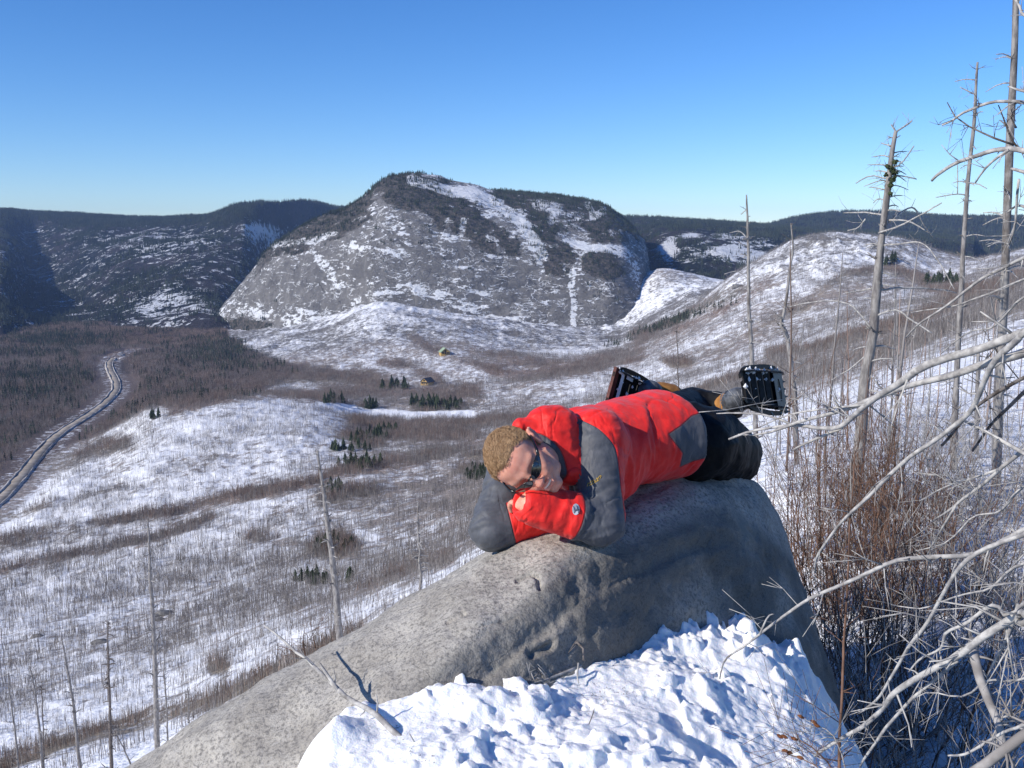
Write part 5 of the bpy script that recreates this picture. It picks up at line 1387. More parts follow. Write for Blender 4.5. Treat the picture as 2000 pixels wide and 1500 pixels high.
# joints
SLj, ELj, WLj = W(1168, 858, 2.88), W(1173, 1022, 2.72), W(1035, 984, 2.66)
SRj, ERj, WRj = W(1008, 905, 2.96), W(962, 1032, 2.78), W(1105, 996, 2.80)
CH, HP = W(1120, 882, 2.98), W(1288, 850, 3.24)
bax = HP - CH; bax /= np.linalg.norm(bax)
bw = np.cross(bax, [0, 0, 1.0]); bw /= np.linalg.norm(bw); bn = np.cross(bw, bax)
BM = np.stack([bax, bw, bn], 1)
NB = W(1100, 880, 2.90)                     # neck base
KNL, KNR = W(1432, 892, 3.74), W(1350, 800, 3.98)
ANR, ANL = W(1410, 799, 3.86), W(1290, 776, 3.84)
def torso(F_, shrink, **kw):
    L = np.linalg.norm(HP - CH)
    def fn(p):
        q = (p - CH) @ BM; t = np.clip(q[..., 0] / L, 0, 1); over = q[..., 0] - t * L
        a = 0.172 - 0.010 * np.sin(t * np.pi) + 0.020 * t - shrink; b = 0.119 + 0.028 * t - shrink
        k_ = np.sqrt((q[..., 1] / a) ** 2 + (q[..., 2] / b) ** 2 + (over / 0.07) ** 2)
        return (k_ - 1) * b
    F_.add(fn, np.minimum(CH, HP) - 0.22, np.maximum(CH, HP) + 0.22, **kw)

# --- body: one continuous skin surface (head, neck, trunk, limbs, hands)
bx = Field(graded(-0.22, 1.0, HO[0] - .115, HO[0] + .145, .0032, .011), graded(2.45, 4.1, HO[1] - .12, HO[1] + .12, .0032, .011), graded(-1.2, -0.35, HO[2] - .125, HO[2] + .115, .0032, .011))
torso(bx, 0.035, k=0.03)
K = dict(k=0.03)
bx.capsule(CH, SLj, .08, .055, **K); bx.capsule(CH, SRj, .08, .055, **K)
bx.capsule(SLj, ELj, .05, .038, **K); bx.capsule(ELj, WLj, .036, .026, **K)
bx.capsule(SRj, ERj, .05, .038, **K); bx.capsule(ERj, WRj, .036, .026, **K)
bx.capsule(NB, H(0, -.03, -.06), .06, .056, k=.02); bx.capsule(NB, CH, .062, .09, **K)
bx.capsule(HP, KNL, .075, .055, **K); bx.capsule(HP + bw * -0.1, KNR, .075, .055, **K)
bx.capsule(KNL, ANL, .05, .032, **K); bx.capsule(KNR, ANR, .05, .032, **K)
def he(c, r, k=.012, **kw): bx.ell(H(*c), tuple(x * HS for x in r), HM, k=k, **kw)
def hc(a, b, ra, rb, k=.01, **kw): bx.capsule(H(*a), H(*b), ra * HS, rb * HS, k=k, **kw)
he((0, -.016, .024), (.073, .094, .074)); he((0, .028, .040), (.058, .060, .048), .025); he((0, .032, -.022), (.062, .060, .080), .02)
he((0, .044, -.074), (.047, .044, .040), .02); hc((-.010, .078, -.101), (.010, .078, -.101), .016, .016, .012)
for s_ in (-1, 1):
    hc((s_ * .046, .050, -.020), (s_ * .036, .074, -.034), .018, .016, .014)
    hc((s_ * .026, .083, -.046), (s_ * .040, .068, -.050), .013, .014, .008)
    hc((s_ * .012, .086, .018), (s_ * .045, .069, .016),   .0075, .007, .016)
    he((s_ * .033, .098, .0), (.017, .013, .011), .008, sub=True)
    hc((s_ * .013, .101, -.037), (s_ * .010, .098, -.040), .0075, .0070, .004)
    hc((s_ * .056, .015, -.055), (s_ * .040, .045, -.085), .018, .016, .02)
    # ear: rim, lobe and hollow
    eo = s_ * .077
    for a, b, r_ in (((eo, -.004, -.026), (eo + s_ * .006, -.010, .0), .0060), ((eo + s_ * .006, -.010, .0), (eo + s_ * .010, -.024, .014), .0052), ((eo + s_ * .010, -.024, .014), (eo + s_ * .012, -.036, .008), .0052),
                     ((eo + s_ * .012, -.036, .008), (eo + s_ * .009, -.034, -.010), .0050), ((eo + s_ * .009, -.034, -.010), (eo + s_ * .004, -.020, -.028), .0052), ((eo + s_ * .004, -.020, -.028), (eo, -.008, -.032), .0065)):
        hc(a, b, r_, r_, .004)
    he((eo + s_ * .001, -.020, -.006), (.006, .014, .020), .006)
hc((0, .090, .012), (0, .110, -.030), .0075, .0105, .010); he((0, .112, -.034), (.0125, .0105, .0095), .006)
hc((0, .100, -.042), (0, .099, -.050), .004, .004, .006)
for a, b in (((-.027, .083, -.058), (-.012, .0965, -.0600)), ((-.012, .0965, -.0600), (.012, .0965, -.0600)), ((.012, .0965, -.0600), (.027, .083, -.058))): hc(a, b, .0042, .0042, .005)
for a, b in (((-.027, .083, -.059), (-.013, .0945, -.0770)), ((-.013, .0945, -.0770), (.013, .0945, -.0770)), ((.013, .0945, -.0770), (.027, .083, -.059))): hc(a, b, .0052, .0052, .005)
for a, b in (((-.022, .098, -.063), (0, .106, -.0690)), ((0, .106, -.0690), (.022, .098, -.063))): hc(a, b, .0052, .0052, .003, sub=True)
hc((-.014, .104, -.0700), (.014, .104, -.0700), .0045, .0045, .003, sub=True)
# hands: palm, four fingers and a thumb each
def hand(wr, direc, palmn, spread, curl, size=1.0, side=1):
    direc = direc / np.linalg.norm(direc); palmn = palmn - direc * (palmn @ direc); palmn /= np.linalg.norm(palmn); sd = np.cross(direc, palmn) * side
    pm = wr + direc * .045 * size
    bx.ell(pm, np.array([.045, .040, .016]) * size, np.stack([direc, sd, palmn], 1), k=.012)
    bx.capsule(wr, wr + direc * .02, .027, .026, k=.015)
    for n_, (o_, L_) in enumerate(((-.030, .066), (-.010, .075), (.010, .070), (.029, .055))):
        p_ = pm + direc * .036 * size + sd * o_ * size; d_ = direc + sd * o_ * spread * 12
        d_ /= np.linalg.norm(d_); ang = 0.0
        for sg, fr in enumerate((.45, .31, .24)):
            ang += curl[sg]; v_ = d_ * math.cos(ang) + palmn * math.sin(ang)
            q_ = p_ + v_ * L_ * fr * size
            bx.capsule(p_, q_, .0088 - .0008 * sg, .0084 - .0009 * sg, k=.003); p_ = q_
    t0 = wr + direc * .025 - sd * .025; t1 = t0 - sd * .022 + direc * .028; t2 = t1 + direc * .028 - sd * .006 + palmn * .006
    bx.capsule(t0, t1, .012, .0105, k=.006); bx.capsule(t1, t2, .0100, .0080, k=.003)
hand(WLj - UPV * .004, W(1010, 968, 2.74) - W(1035, 984, 2.66), -TOW * 0.8 - UPV * .6, 0.35, (.5, .6, .4), 0.86, 1)
hand(WRj, W(1140, 970, 2.80) - W(1105, 990, 2.80), -UPV, 0.3, (.3, .4, .3), 0.92, -1)
Vb, Fb, _ = bx.mesh(); Vb = relax(Vb, Fb, 1, 0.35)
m = Mat("skin", 0.46, 0.45)
n1 = m.noise(45, 4, 0.6); n2 = m.noise(300, 3, 0.6)
red = m.attr('red')
c = m.mix(m.ss(n1, 0.35, 0.7), (0.72, 0.37, 0.265), (0.64, 0.29, 0.20))
c = m.mix(m.math('MULTIPLY', red, m.ss(n1, 0.25, 0.6, 0.5, 1.0)), c, (0.60, 0.20, 0.15))
m.b.inputs['Subsurface Weight'].default_value = 0.2; m.b.inputs['Subsurface Radius'].default_value = (0.012, 0.005, 0.003); m.b.inputs['Subsurface Scale'].default_value = 0.6
SKIN = m.out(c, None, m.bump(n2, 0.5, 0.0012))
person = mesh_obj("person", Vb, Fb, SKIN, loc=HP)
tag(person, "man in red and grey jacket and sunglasses lying on the boulder, head on folded arms", "person")
ql = (Vb - HO) @ HM / HS
def gs(c, r): return np.exp(-np.sum(((ql - np.array(c)) / np.array(r)) ** 2, -1))
redv = 0.9 * gs((0, .112, -.034), (.018, .02, .018)) + 0.6 * gs((.038, .075, -.042), (.02, .03, .02)) + 0.6 * gs((-.038, .075, -.042), (.02, .03, .02)) + 0.45 * gs((0, .09, .05), (.05, .05, .03)) + 0.7 * gs((.082, -.02, 0), (.02, .03, .03)) + 0.9 * gs((0, .098, -.078), (.024, .015, .006)) + 0.8 * gs((0, .098, -.060), (.026, .015, .005))
set_attr(person, 'red', np.clip(redv, 0, 1))
def pchild(name, V, F, mat, parent=None, mi=None, smooth=True):
    par = parent or person
    o = mesh_obj(name, np.asarray(V, float) - HP, F, mat, None, smooth)
    if mi is not None: o.data.polygons.foreach_set('material_index', mi)
    o.parent = par
    return o

# --- jacket
jx = Field(np.arange(-.16, .62, .0048), np.arange(2.50, 3.52, .0048), np.arange(-1.06, -.40, .0048))
torso(jx, 0.0, k=.03, tagid=1)
J = dict(k=.03)
jx.capsule(W(1150, 925, 2.92), W(1196, 930, 2.97), .090, .082, k=.04, tagid=1)
jx.capsule(CH, SRj, .10, .08, tagid=1, **J); jx.capsule(W(1135, 860, 2.95), SLj, .10, .082, k=.03, tagid=2)
jx.capsule(SLj, ELj, .082, .062, k=.025, tagid=2); jx.capsule(SRj, ERj, .080, .060, k=.025, tagid=3)
tl = 0.38; ML = ELj + (WLj - ELj) * tl; MR = ERj + (WRj - ERj) * 0.25
jx.capsule(ERj, MR, .058, .053, k=.02, tagid=3); jx.capsule(MR, WRj - (WRj - MR) * .1, .053, .043, k=.02, tagid=4)
jx.capsule(ELj, ML, .060, .056, k=.02, tagid=2); jx.capsule(ML, WLj + (ML - WLj) * .05, .060, .052, k=.016, tagid=4)
# hood lying bunched behind the neck, opened towards the face
hoodc = W(1072, 866, 2.85)
jx.ell(hoodc, (.085, .092, .105), np.stack([RGT, TOW, UPV], 1), k=.02, tagid=5)
jx.capsule(W(1020, 835, 2.80), W(1095, 822, 2.86), .026, .036, k=.03, tagid=5)
jx.capsule(W(1098, 828, 2.84), W(1112, 925, 2.78), .036, .030, k=.02, tagid=5)
jx.capsule(NB, W(1095, 900, 2.84), .085, .07, k=.02, tagid=5)
# wrinkles: long soft folds
Xg, Yg, Zg = np.meshgrid(*jx.ax, indexing='ij')
band_ = np.abs(jx.f) < .035
Pg = np.stack([Xg[band_], Yg[band_], Zg[band_]], -1); idg = jx.id[band_]
def along(P, a, b):
    ab = b - a; L = np.linalg.norm(ab); ab = ab / L; t = (P - a) @ ab
    r = P - a - t[:, None] * ab
    return t, r, L
wr_ = np.zeros(len(Pg))
ql_ = (Pg - CH) @ BM
def crease(q, scale, seed, wd=.07):
    n_ = fbm(q, scale, 2, seed); return np.exp(-(n_ / wd) ** 2) * sstep(-.15, .25, fbm(q, scale * 1.3, 2, seed + 5))
wr_ += np.where((idg == 1), -0.0045 * crease(np.stack([ql_[:, 0] * 1.2 + ql_[:, 1] * .6, ql_[:, 1] * .5 - ql_[:, 0] * .3, ql_[:, 2] * .5], -1), .10, 741, .05), 0)
wr_ += np.where((idg == 1), 0.0060 * fbm(np.stack([ql_[:, 0] * 1.6 + ql_[:, 1] * .5, ql_[:, 1] * .6, ql_[:, 2] * .6 - ql_[:, 0] * .5], -1), .075, 3, 701, ridged=True), 0)
for ids_, a, b in (((2,), SLj, ELj), ((3,), SRj, ERj)):
    t, r, L = along(Pg, a, b)
    q_ = np.stack([t * 2.0 + 0.6 * r[:, 0], r[:, 1] * .8 + t * .5, r[:, 2] * .8], -1)
    wr_ -= np.where(np.isin(idg, ids_), .008 * crease(np.stack([t * 1.5 + r[:, 0] * .9 - r[:, 2] * .5, r[:, 1] * .4, r[:, 2] * .5 + t * .3], -1), .075, 743, .07), 0)
    wr_ += np.where(np.isin(idg, ids_), (0.0045 + .005 * sstep(.1, .30, t)) * fbm(q_, .062, 3, 703, ridged=True), 0)
t, r, L = along(Pg, ELj, WLj); q_ = np.stack([t * 1.8, r[:, 1] * .7 + t * .6, r[:, 2] * .7], -1)
wr_ += np.where(idg == 4, .006 * fbm(q_, .055, 3, 705, ridged=True), 0)
wr_ += np.where(idg == 5, .007 * fbm(Pg * np.array([.8, .8, 1.5]), .055, 3, 707, ridged=True), 0)
jx.f[band_] -= wr_.astype(np.float32)
# openings: face, neck and cuffs
for c_, r_, k_ in (((0, -.012, .036), (.084, .106, .10), .012), ((0, .036, -.028), (.072, .080, .092), .014), ((0, .048, -.080), (.056, .060, .052), .012)):
    jx.ell(H(*c_), r_, HM, k=k_, sub=True)
jx.capsule(H(0, .06, -.02), H(0, .16, -.02), .08, .11, k=.01, sub=True)
jx.capsule(H(0, 0, .05), H(-.02, .02, .2), .095, .12, k=.01, sub=True)
# the face opening must not cut into the sleeves and forearms
def re_add(a, b, ra, rb, tid): jx.capsule(a, b, ra, rb, k=.010, tagid=tid)
re_add(ELj, ML, .058, .054, 2); re_add(ML, WLj + (ML - WLj) * .05, .058, .049, 4); re_add(ERj, MR, .057, .052, 3); re_add(MR, WRj - (WRj - MR) * .1, .050, .040, 4)
band2 = (np.abs(jx.f) < .02) & (jx.id == 4)
Pg2 = np.stack([Xg[band2], Yg[band2], Zg[band2]], -1); t, r, L = along(Pg2, ELj, WLj)
jx.f[band2] -= (.0045 * fbm(np.stack([t * 1.8, r[:, 1] * .7 + t * .7, r[:, 2] * .7], -1), .045, 3, 709, ridged=True)).astype(np.float32)
del Xg, Yg, Zg
jx.capsule(WLj, WLj + (WLj - ML) * 0.5, .030, .034, k=.004, sub=True)
jx.capsule(WRj, WRj + (WRj - MR) * 0.5, .028, .032, k=.004, sub=True)
Vj, Fj, Ij = jx.mesh(); Vj = relax(Vj, Fj, 1, 0.5)
uj, vj = proj(Vj)
def axd(P, a, b):
    ab = b - a; t = ((P - a) @ ab) / (ab @ ab); tc_ = np.clip(t, 0, 1)
    return np.linalg.norm(P - a - tc_[:, None] * ab, axis=1), t
side = (Vj - CH) @ bw
raglan = pchip([780, 800, 815, 840, 880, 950, 1010, 1100], [1085, 1100, 1125, 1172, 1203, 1212, 1220, 1228], vj)
dF, tF = axd(Vj, ELj, WLj); dU, tU = axd(Vj, SLj, ELj); dFr, tFr = axd(Vj, ERj, WRj); dUr, tUr = axd(Vj, SRj, ERj)
g = np.full(len(Vj), -0.02)
body_ = Ij == 1
g = np.where(body_, np.where(side > 0.0, np.minimum((raglan - uj) * .0015, (uj - 1112) * .0015), -.02), g)
armL = (Ij == 2) | ((Ij == 4) & (np.minimum(dF, dU) < np.minimum(dFr, dUr)))
armR = (Ij == 3) | ((Ij == 4) & ~armL)
fore = (dF < dU) | (Ij == 4)
g = np.where(armL, np.where(fore, (tl - tF) * np.linalg.norm(WLj - ELj), np.minimum((raglan - uj) * .0015, .02)), g)
foreR = (dFr < dUr) | (Ij == 4)
g = np.where(armR, np.where(foreR, (.25 - tFr) * np.linalg.norm(WRj - ERj), .02), g)
g = np.where(Ij == 5, -.02, g)
headd = np.linalg.norm(((Vj - HO) @ HM - np.array([0, .01, -.02])) / np.array([.09, .105, .12]), axis=1)
g = np.where((Ij == 5) & (uj > 1030), (1.10 - headd) * .08, g)
def polysd(u, v, poly):
    r = np.zeros(len(u), bool); n = len(poly)
    for i in range(n):
        (x0, y0), (x1, y1) = poly[i], poly[(i + 1) % n]
        c_ = ((y0 > v) != (y1 > v)) & (u < (x1 - x0) * (v - y0) / (y1 - y0 + 1e-9) + x0); r ^= c_
    return np.where(r, 1, -1) * polydist(u, v, poly + [poly[0]])
pan = polysd(uj, vj, [(1306, 848), (1330, 832), (1352, 812), (1420, 790), (1430, 885), (1384, 893), (1355, 900), (1328, 912), (1334, 885)]) * .0015
g = np.where(body_ & (side > -.12), np.maximum(g, pan), g)
def cloth(name, a, b, sc=900):
    m = Mat(name, 0.62, 0.35)
    w = m.n('TexNoise', {'Scale': 30.0, 'Detail': 5.0, 'Roughness': 0.6, 'Vector': m.pos()}).outputs[0]
    c = m.mix(m.ss(w, 0.35, 0.65), a, b)
    m.b.inputs['Sheen Weight'].default_value = 0.15
    bm = m.bump(m.noise(22, 4, 0.55, m.mapv(m.pos(), (1, 1.0, .55), (.3, .5, .2)), 0.6), 0.55, 0.012)
    return m.out(c, None, m.bump(m.noise(sc, 2, 0.5), 0.15, 0.0005, bm))
REDC = cloth("red_nylon", (0.66, 0.016, 0.016), (0.74, 0.026, 0.022)); GREYC = cloth("grey_nylon", (0.060, 0.066, 0.082), (0.082, 0.088, 0.105))
BLACKC = cloth("black_nylon", (0.006, 0.006, 0.007), (0.011, 0.011, 0.012)); BLACKC.node_tree.nodes["Principled BSDF"].inputs["Specular IOR Level"].default_value = 0.15; BLACKC.node_tree.nodes["Principled BSDF"].inputs["Sheen Weight"].default_value = 0.0
def cloth2():
    m = Mat("two_tone_nylon", 0.60, 0.35)
    w = m.noise(30, 5, 0.6)
    k = m.ss(m.attr('grey'), -0.0012, 0.0012)
    r_ = m.mix(m.ss(w, 0.35, 0.65), (0.74, 0.014, 0.012), (0.84, 0.026, 0.020)); g_ = m.mix(m.ss(w, 0.35, 0.65), (0.062, 0.068, 0.082), (0.088, 0.094, 0.110))
    seam = m.math('MULTIPLY', m.ss(m.math('ABSOLUTE', m.attr('grey')), 0.0035, 0.0), 0.6)
    c = m.mix(seam, m.mix(k, r_, g_), (0.03, 0.02, 0.025))
    m.b.inputs['Sheen Weight'].default_value = 0.1
    bm = m.bump(m.noise(16, 4, 0.55, m.mapv(m.pos(), (1, 1.0, .5), (.3, .5, .2)), 0.8), 0.5, 0.012)
    gn = m.noise(9, 2, 0.5, m.mapv(m.pos(), (1.3, .8, .6), (.4, .9, .3)), 0.4)
    gr = m.math('MULTIPLY', m.ss(m.math('ABSOLUTE', m.math('SUBTRACT', gn, 0.5)), 0.05, 0.0), m.ss(m.noise(6, 2, .5), .42, .58))
    bm = m.bump(m.math('SUBTRACT', 1.0, gr), 0.35, 0.006, bm)
    bm = m.bump(m.math('SUBTRACT', 1.0, m.math('MULTIPLY', seam, 1.6)), 0.5, 0.004, bm)
    return m.out(c, None, m.bump(m.noise(900, 2, 0.5), 0.12, 0.0005, bm))
jacket = pchild("jacket", Vj, Fj, cloth2())
set_attr(jacket, 'grey', g)
JT = BVHTree.FromPolygons(Vj.tolist(), Fj.tolist())
def on_jacket(u, y, off=0.0012):
    r = unproj(u, y, 1.0); r /= np.linalg.norm(r)
    h = JT.ray_cast(Vector((0, 0, 0)), Vector(r.tolist()))
    return np.array(h[0]) + (np.array(h[1]) if h[1].dot(Vector(r.tolist())) < 0 else -np.array(h[1])) * off if h[0] else None
GOLD = flat_mat("gold_thread", (0.50, 0.32, 0.06), (0.62, 0.42, 0.10), 200, 0.5)
WHITEP = flat_mat("silver_print", (0.36, 0.40, 0.46), (0.50, 0.54, 0.60), 80, 0.4)
def stroke(b, pts, w, n=10):
    P = catmull(np.array(pts, float), n); Q = [on_jacket(a, c_) for a, c_ in P]
    Q = [q for q in Q if q is not None]
    if len(Q) > 2: b.add(*tube(Q, [w] * len(Q), 4))
b = Bag()
for pts in ([(1147, 950), (1149, 943), (1152, 946), (1155, 938), (1157, 942)], [(1156, 946), (1160, 937), (1163, 942), (1166, 933), (1168, 938)], [(1167, 940), (1170, 931), (1174, 929), (1172, 935)], [(1150, 949), (1160, 944), (1171, 938)]): stroke(b, pts, 0.0008)
e_ = b.build("sleeve_embroidery", GOLD, loc=HP); e_.location = (0, 0, 0); e_.parent = jacket
# round silver emblem with a dark stroke
b = Bag(); rings = []
for k in range(5):
    rr = k / 4
    for a in np.arange(14) * 2 * math.pi / 14: rings.append(on_jacket(1124.5 + 8.5 * rr * math.cos(a) * .85, 995 + 11 * rr * math.sin(a), .0012))
if all(r is not None for r in rings):
    F_ = [(k * 14 + i, k * 14 + (i + 1) % 14, (k + 1) * 14 + (i + 1) % 14, (k + 1) * 14 + i) for k in range(4) for i in range(14)]
    b.add(np.array(rings), F_); e_ = b.build("sleeve_emblem", WHITEP, loc=HP); e_.location = (0, 0, 0); e_.parent = jacket
    b = Bag()
    for pts in ([(1119, 989), (1122, 997), (1121, 1002)], [(1125, 988), (1127, 993), (1124, 998)], [(1127, 998), (1130, 994), (1129, 1002)]): 
        P = catmull(np.array(pts, float), 6); b.add(*tube([on_jacket(a, c_, .0022) for a, c_ in P], [.0009] * 6, 4))
    e2 = b.build("emblem_stroke", GREYC, loc=HP); e2.location = (0, 0, 0); e2.parent = e_

# --- trousers
tx = Field(np.arange(.30, 1.02, .0066), np.arange(3.15, 4.2, .0066), np.arange(-1.02, -.34, .0066))
hb = W(1335, 862, 3.36)
tx.ell(hb, (.16, .19, .135), BM, k=.03)
tx.capsule(W(1385, 868, 3.46), W(1418, 886, 3.70), .13, .112, k=.04); tx.capsule(W(1418, 884, 3.66), W(1430, 888, 3.76), .112, .106, k=.03)
tx.capsule(KNL, W(1350, 818, 3.84), .095, .075, k=.03); tx.capsule(W(1350, 818, 3.84), ANL + (W(1350, 818, 3.84) - ANL) * .4, .07, .055, k=.02)
tx.capsule(HP - bw * .06, KNR, .10, .085, k=.04); tx.capsule(KNR, ANR, .078, .062, k=.02); tx.capsule(W(1352, 806, 3.9), W(1408, 862, 3.75), .07, .07, k=.03)
Xg, Yg, Zg = np.meshgrid(*tx.ax, indexing='ij'); band_ = np.abs(tx.f) < .03
Pg = np.stack([Xg[band_], Yg[band_], Zg[band_]], -1)
tx.f[band_] -= (.009 * fbm(Pg * np.array([1.4, .6, 1]), .07, 3, 721, ridged=True)).astype(np.float32); del Xg, Yg, Zg
Vt, Ft, _ = tx.mesh(); Vt = relax(Vt, Ft, 2, .4)
pchild("trousers", Vt, Ft, BLACKC)

# --- boots
TAN = flat_mat("tan_leather", (0.28, 0.125, 0.035), (0.42, 0.20, 0.06), 30, 0.55)
BOOTG = flat_mat("grey_boot_rubber", (0.05, 0.055, 0.065), (0.12, 0.13, 0.15), 40, 0.45)
def boot(an, foot, up):
    """an: ankle, foot: point under the sole; shaft in tan leather, foot in grey"""
    ax = foot - an; L = np.linalg.norm(ax); ax = ax / L
    tz = up - ax * (up @ ax); tz /= np.linalg.norm(tz); sx = np.cross(ax, tz)
    lo = np.minimum(an, foot) - .2; hi = np.maximum(an, foot) + .2
    f = Field(*[np.arange(l, h, .006) for l, h in zip(lo, hi)])
    f.capsule(an - ax * .04, an + ax * .05, .058, .050, k=.01, tagid=1)
    for q_ in (.0, .018, .036): f.capsule(an + ax * (q_ - .01), an + ax * (q_ - .008), .060 - q_ * .15, .060 - q_ * .15, k=.006, tagid=1)
    f.capsule(an + ax * .05, foot - ax * .03 - tz * .05, .046, .042, k=.02, tagid=2)
    f.capsule(foot - ax * .045 - tz * .06, foot - ax * .045 + tz * .10, .040, .034, k=.02, tagid=2)
    V, F, I = f.mesh(); V = relax(V, F, 1, .4)
    return V, F, (I[F[:, 0]] == 2).astype(int), ax, tz, sx
SH1 = (W(1441, 709, 3.54), W(1532, 722, 3.90), W(1458, 804, 3.50)); SH2 = (W(1204, 712, 3.60), W(1292, 762, 3.92), W(1174, 796, 3.54))
for an, foot, up in ((ANR, W(1472, 772, 3.74), SH1[1] - SH1[0]), (ANL, W(1238, 770, 3.80), SH2[1] - SH2[0])):
    V, F, mi, ax, tz, sx = boot(an, foot, up)
    bt = pchild("boot", V, F, [TAN, BOOTG], mi=mi)
    b = Bag()
    for q_ in (.045, .062):
        th = np.linspace(0, 2 * np.pi, 17); P = [an + ax * (q_ + .004 * math.sin(3 * t_)) + (tz * math.cos(t_) + sx * math.sin(t_)) * .054 for t_ in th]
        b.add(*tube(P, [.0045] * 17, 5))
    s_ = b.build("boot_strap", BOOTG, loc=HP); s_.location = (0, 0, 0); s_.parent = bt

# --- hair: a close cap with short curls
m = Mat("sandy_hair", 0.55, 0.35)
r_ = m.noise(60, 3, 0.7)
HAIRM = m.out(m.mix(m.ss(r_, 0.35, 0.65), (0.31, 0.19, 0.10), (0.42, 0.275, 0.155)))
hl = ql
vz, vy, vx = hl[:, 2], hl[:, 1], np.abs(hl[:, 0])
line_z = np.interp(vy, [-.12, -.03, .0, .03, .055, .07, .10], [-.075, -.055, .008, .050, .072, .080, .090])
line_z = line_z - 0.010 * np.exp(-((vx) / .022) ** 2) * (vy > .05)
haired = (vz > line_z + .004 * fbm(hl, .012, 2, 731)) & (np.linalg.norm((hl - [0, -.012, .03]), axis=1) < .125) & (vz > -.08) & ~((vx > .074) & (vz < .03) & (vy > -.045) & (vy < .01))
nv = np.zeros_like(Vb); e1 = Vb[Fb[:, 1]] - Vb[Fb[:, 0]]; e2 = Vb[Fb[:, 2]] - Vb[Fb[:, 0]]; fnn = np.cross(e1, e2)
for k in range(4): np.add.at(nv, Fb[:, k], fnn)
nv /= np.linalg.norm(nv, axis=1)[:, None] + 1e-12
cen = HO + HM @ np.array([0, -.012, .03])
if np.mean(np.sum(nv * (Vb - cen), 1)[haired]) < 0: nv = -nv
fh = haired[Fb].all(1); capF = Fb[fh]; used_v = np.unique(capF); remap = -np.ones(len(Vb), int); remap[used_v] = np.arange(len(used_v))
thick_ = .0012 + .0016 * (fbm(Vb[used_v], .012, 3, 733) + .5)
capV = Vb[used_v] + nv[used_v] * thick_[:, None]
R = np.random.RandomState(9)
thick_ = thick_ * (0.15 + .85 * sstep(0, .016, (vz - line_z)[used_v]))
edge_v = np.nonzero((vz > line_z - .007) & (vz <= line_z + .004) & (vy > -.06) & (np.linalg.norm(hl - [0, -.012, .03], axis=1) < .125) & (vz > .0) & (vx < .072))[0]
hb_ = Bag(); hb_.V.append(capV); hb_.F += [tuple(f) for f in remap[capF].tolist()]; hb_.mi += [0] * len(capF); hb_.n = len(capV)
roots = np.concatenate([R.choice(used_v, 7500), R.choice(edge_v, 260)])
for v_ in roots:
    p = Vb[v_] + nv[v_] * .002 + R.randn(3) * .0012; n_ = nv[v_]
    t_ = np.cross(n_, R.randn(3)); t_ /= np.linalg.norm(t_); t_ = t_ * .25 + HZ * .25 + HX * .35 - HY * .25; t_ -= n_ * (t_ @ n_); t_ /= np.linalg.norm(t_)
    L = R.uniform(.007, .0125); c1 = p + n_ * L * .18 + t_ * L * .30; c2 = c1 + n_ * L * .05 + t_ * L * .40; c3 = c2 + t_ * L * .35 - n_ * L * .08
    hb_.add(*tube([p, c1, c2, c3], [.0007, .0007, .0005, .0002], 3, False))
ho_ = hb_.build("hair", HAIRM, loc=HP); ho_.location = (0, 0, 0); ho_.parent = person
# teeth
TEETH = flat_mat("teeth", (0.68, 0.64, 0.56), (0.78, 0.74, 0.66), 100, 0.3)
b = Bag()
for k in range(-3, 4):
    x = k * .0046; y = .0965 - 10 * x * x
    V_ = [H(x + dx * .00215, y + dy, -.0670 + dz_ * .0030 + 8 * x * x) for dx in (-1, 1) for dy in (-.003, .0005) for dz_ in (-1, 1)]
    b.add(V_, [(0, 1, 3, 2), (4, 6, 7, 5), (0, 4, 5, 1), (2, 3, 7, 6), (0, 2, 6, 4), (1, 5, 7, 3)])
e_ = b.build("teeth", TEETH, loc=HP, smooth=False); e_.location = (0, 0, 0); e_.parent = person
# sunglasses
m = Mat("dark_lens", 0.06, 0.9); LENS = m.out((0.010, 0.011, 0.014)); m.b.inputs['Coat Weight'].default_value = 1.0; m.b.inputs['Coat Roughness'].default_value = 0.03
m = Mat("black_frame", 0.25, 0.6); FRAME = m.out((0.008, 0.008, 0.009))
def gy(x): return .1105 - 7.0 * x * x
b = Bag(); lens_outline = []
gl = None
for s_ in (-1, 1):
    pts = []
    for a in np.arange(28) * 2 * math.pi / 28:
        ca, sa = math.cos(a), math.sin(a)
        x = .0350 + .0310 * ca; z = .001 + (.0125 if sa > 0 else .0175) * sa * (1 - .30 * (ca > 0) * ca) + .005 * ca
        pts.append((x, z))
    lens_outline.append((s_, pts))
    P = [H(s_ * x, gy(x) , z) for x, z in pts]; P.append(P[0]); P.append(P[1])
    b.add(*tube(P, [.0014] * len(P), 6, False))
b.add(*tube([H(-.008, gy(.008) - .001, .004), H(0, gy(0) + .001, .006), H(.008, gy(.008) - .001, .004)], [.0026] * 3, 6))
for s_ in (-1, 1):
    b.add(*tube([H(s_ * .064, gy(.064) + .001, .004), H(s_ * .074, .060, .008), H(s_ * .080, .02, .008), H(s_ * .081, -.015, .006), H(s_ * .080, -.035, -.004)], [.0045, .0045, .0035, .003, .0025], 6))
gl = b.build("sunglasses", FRAME, loc=HP); gl.location = (0, 0, 0); gl.parent = person
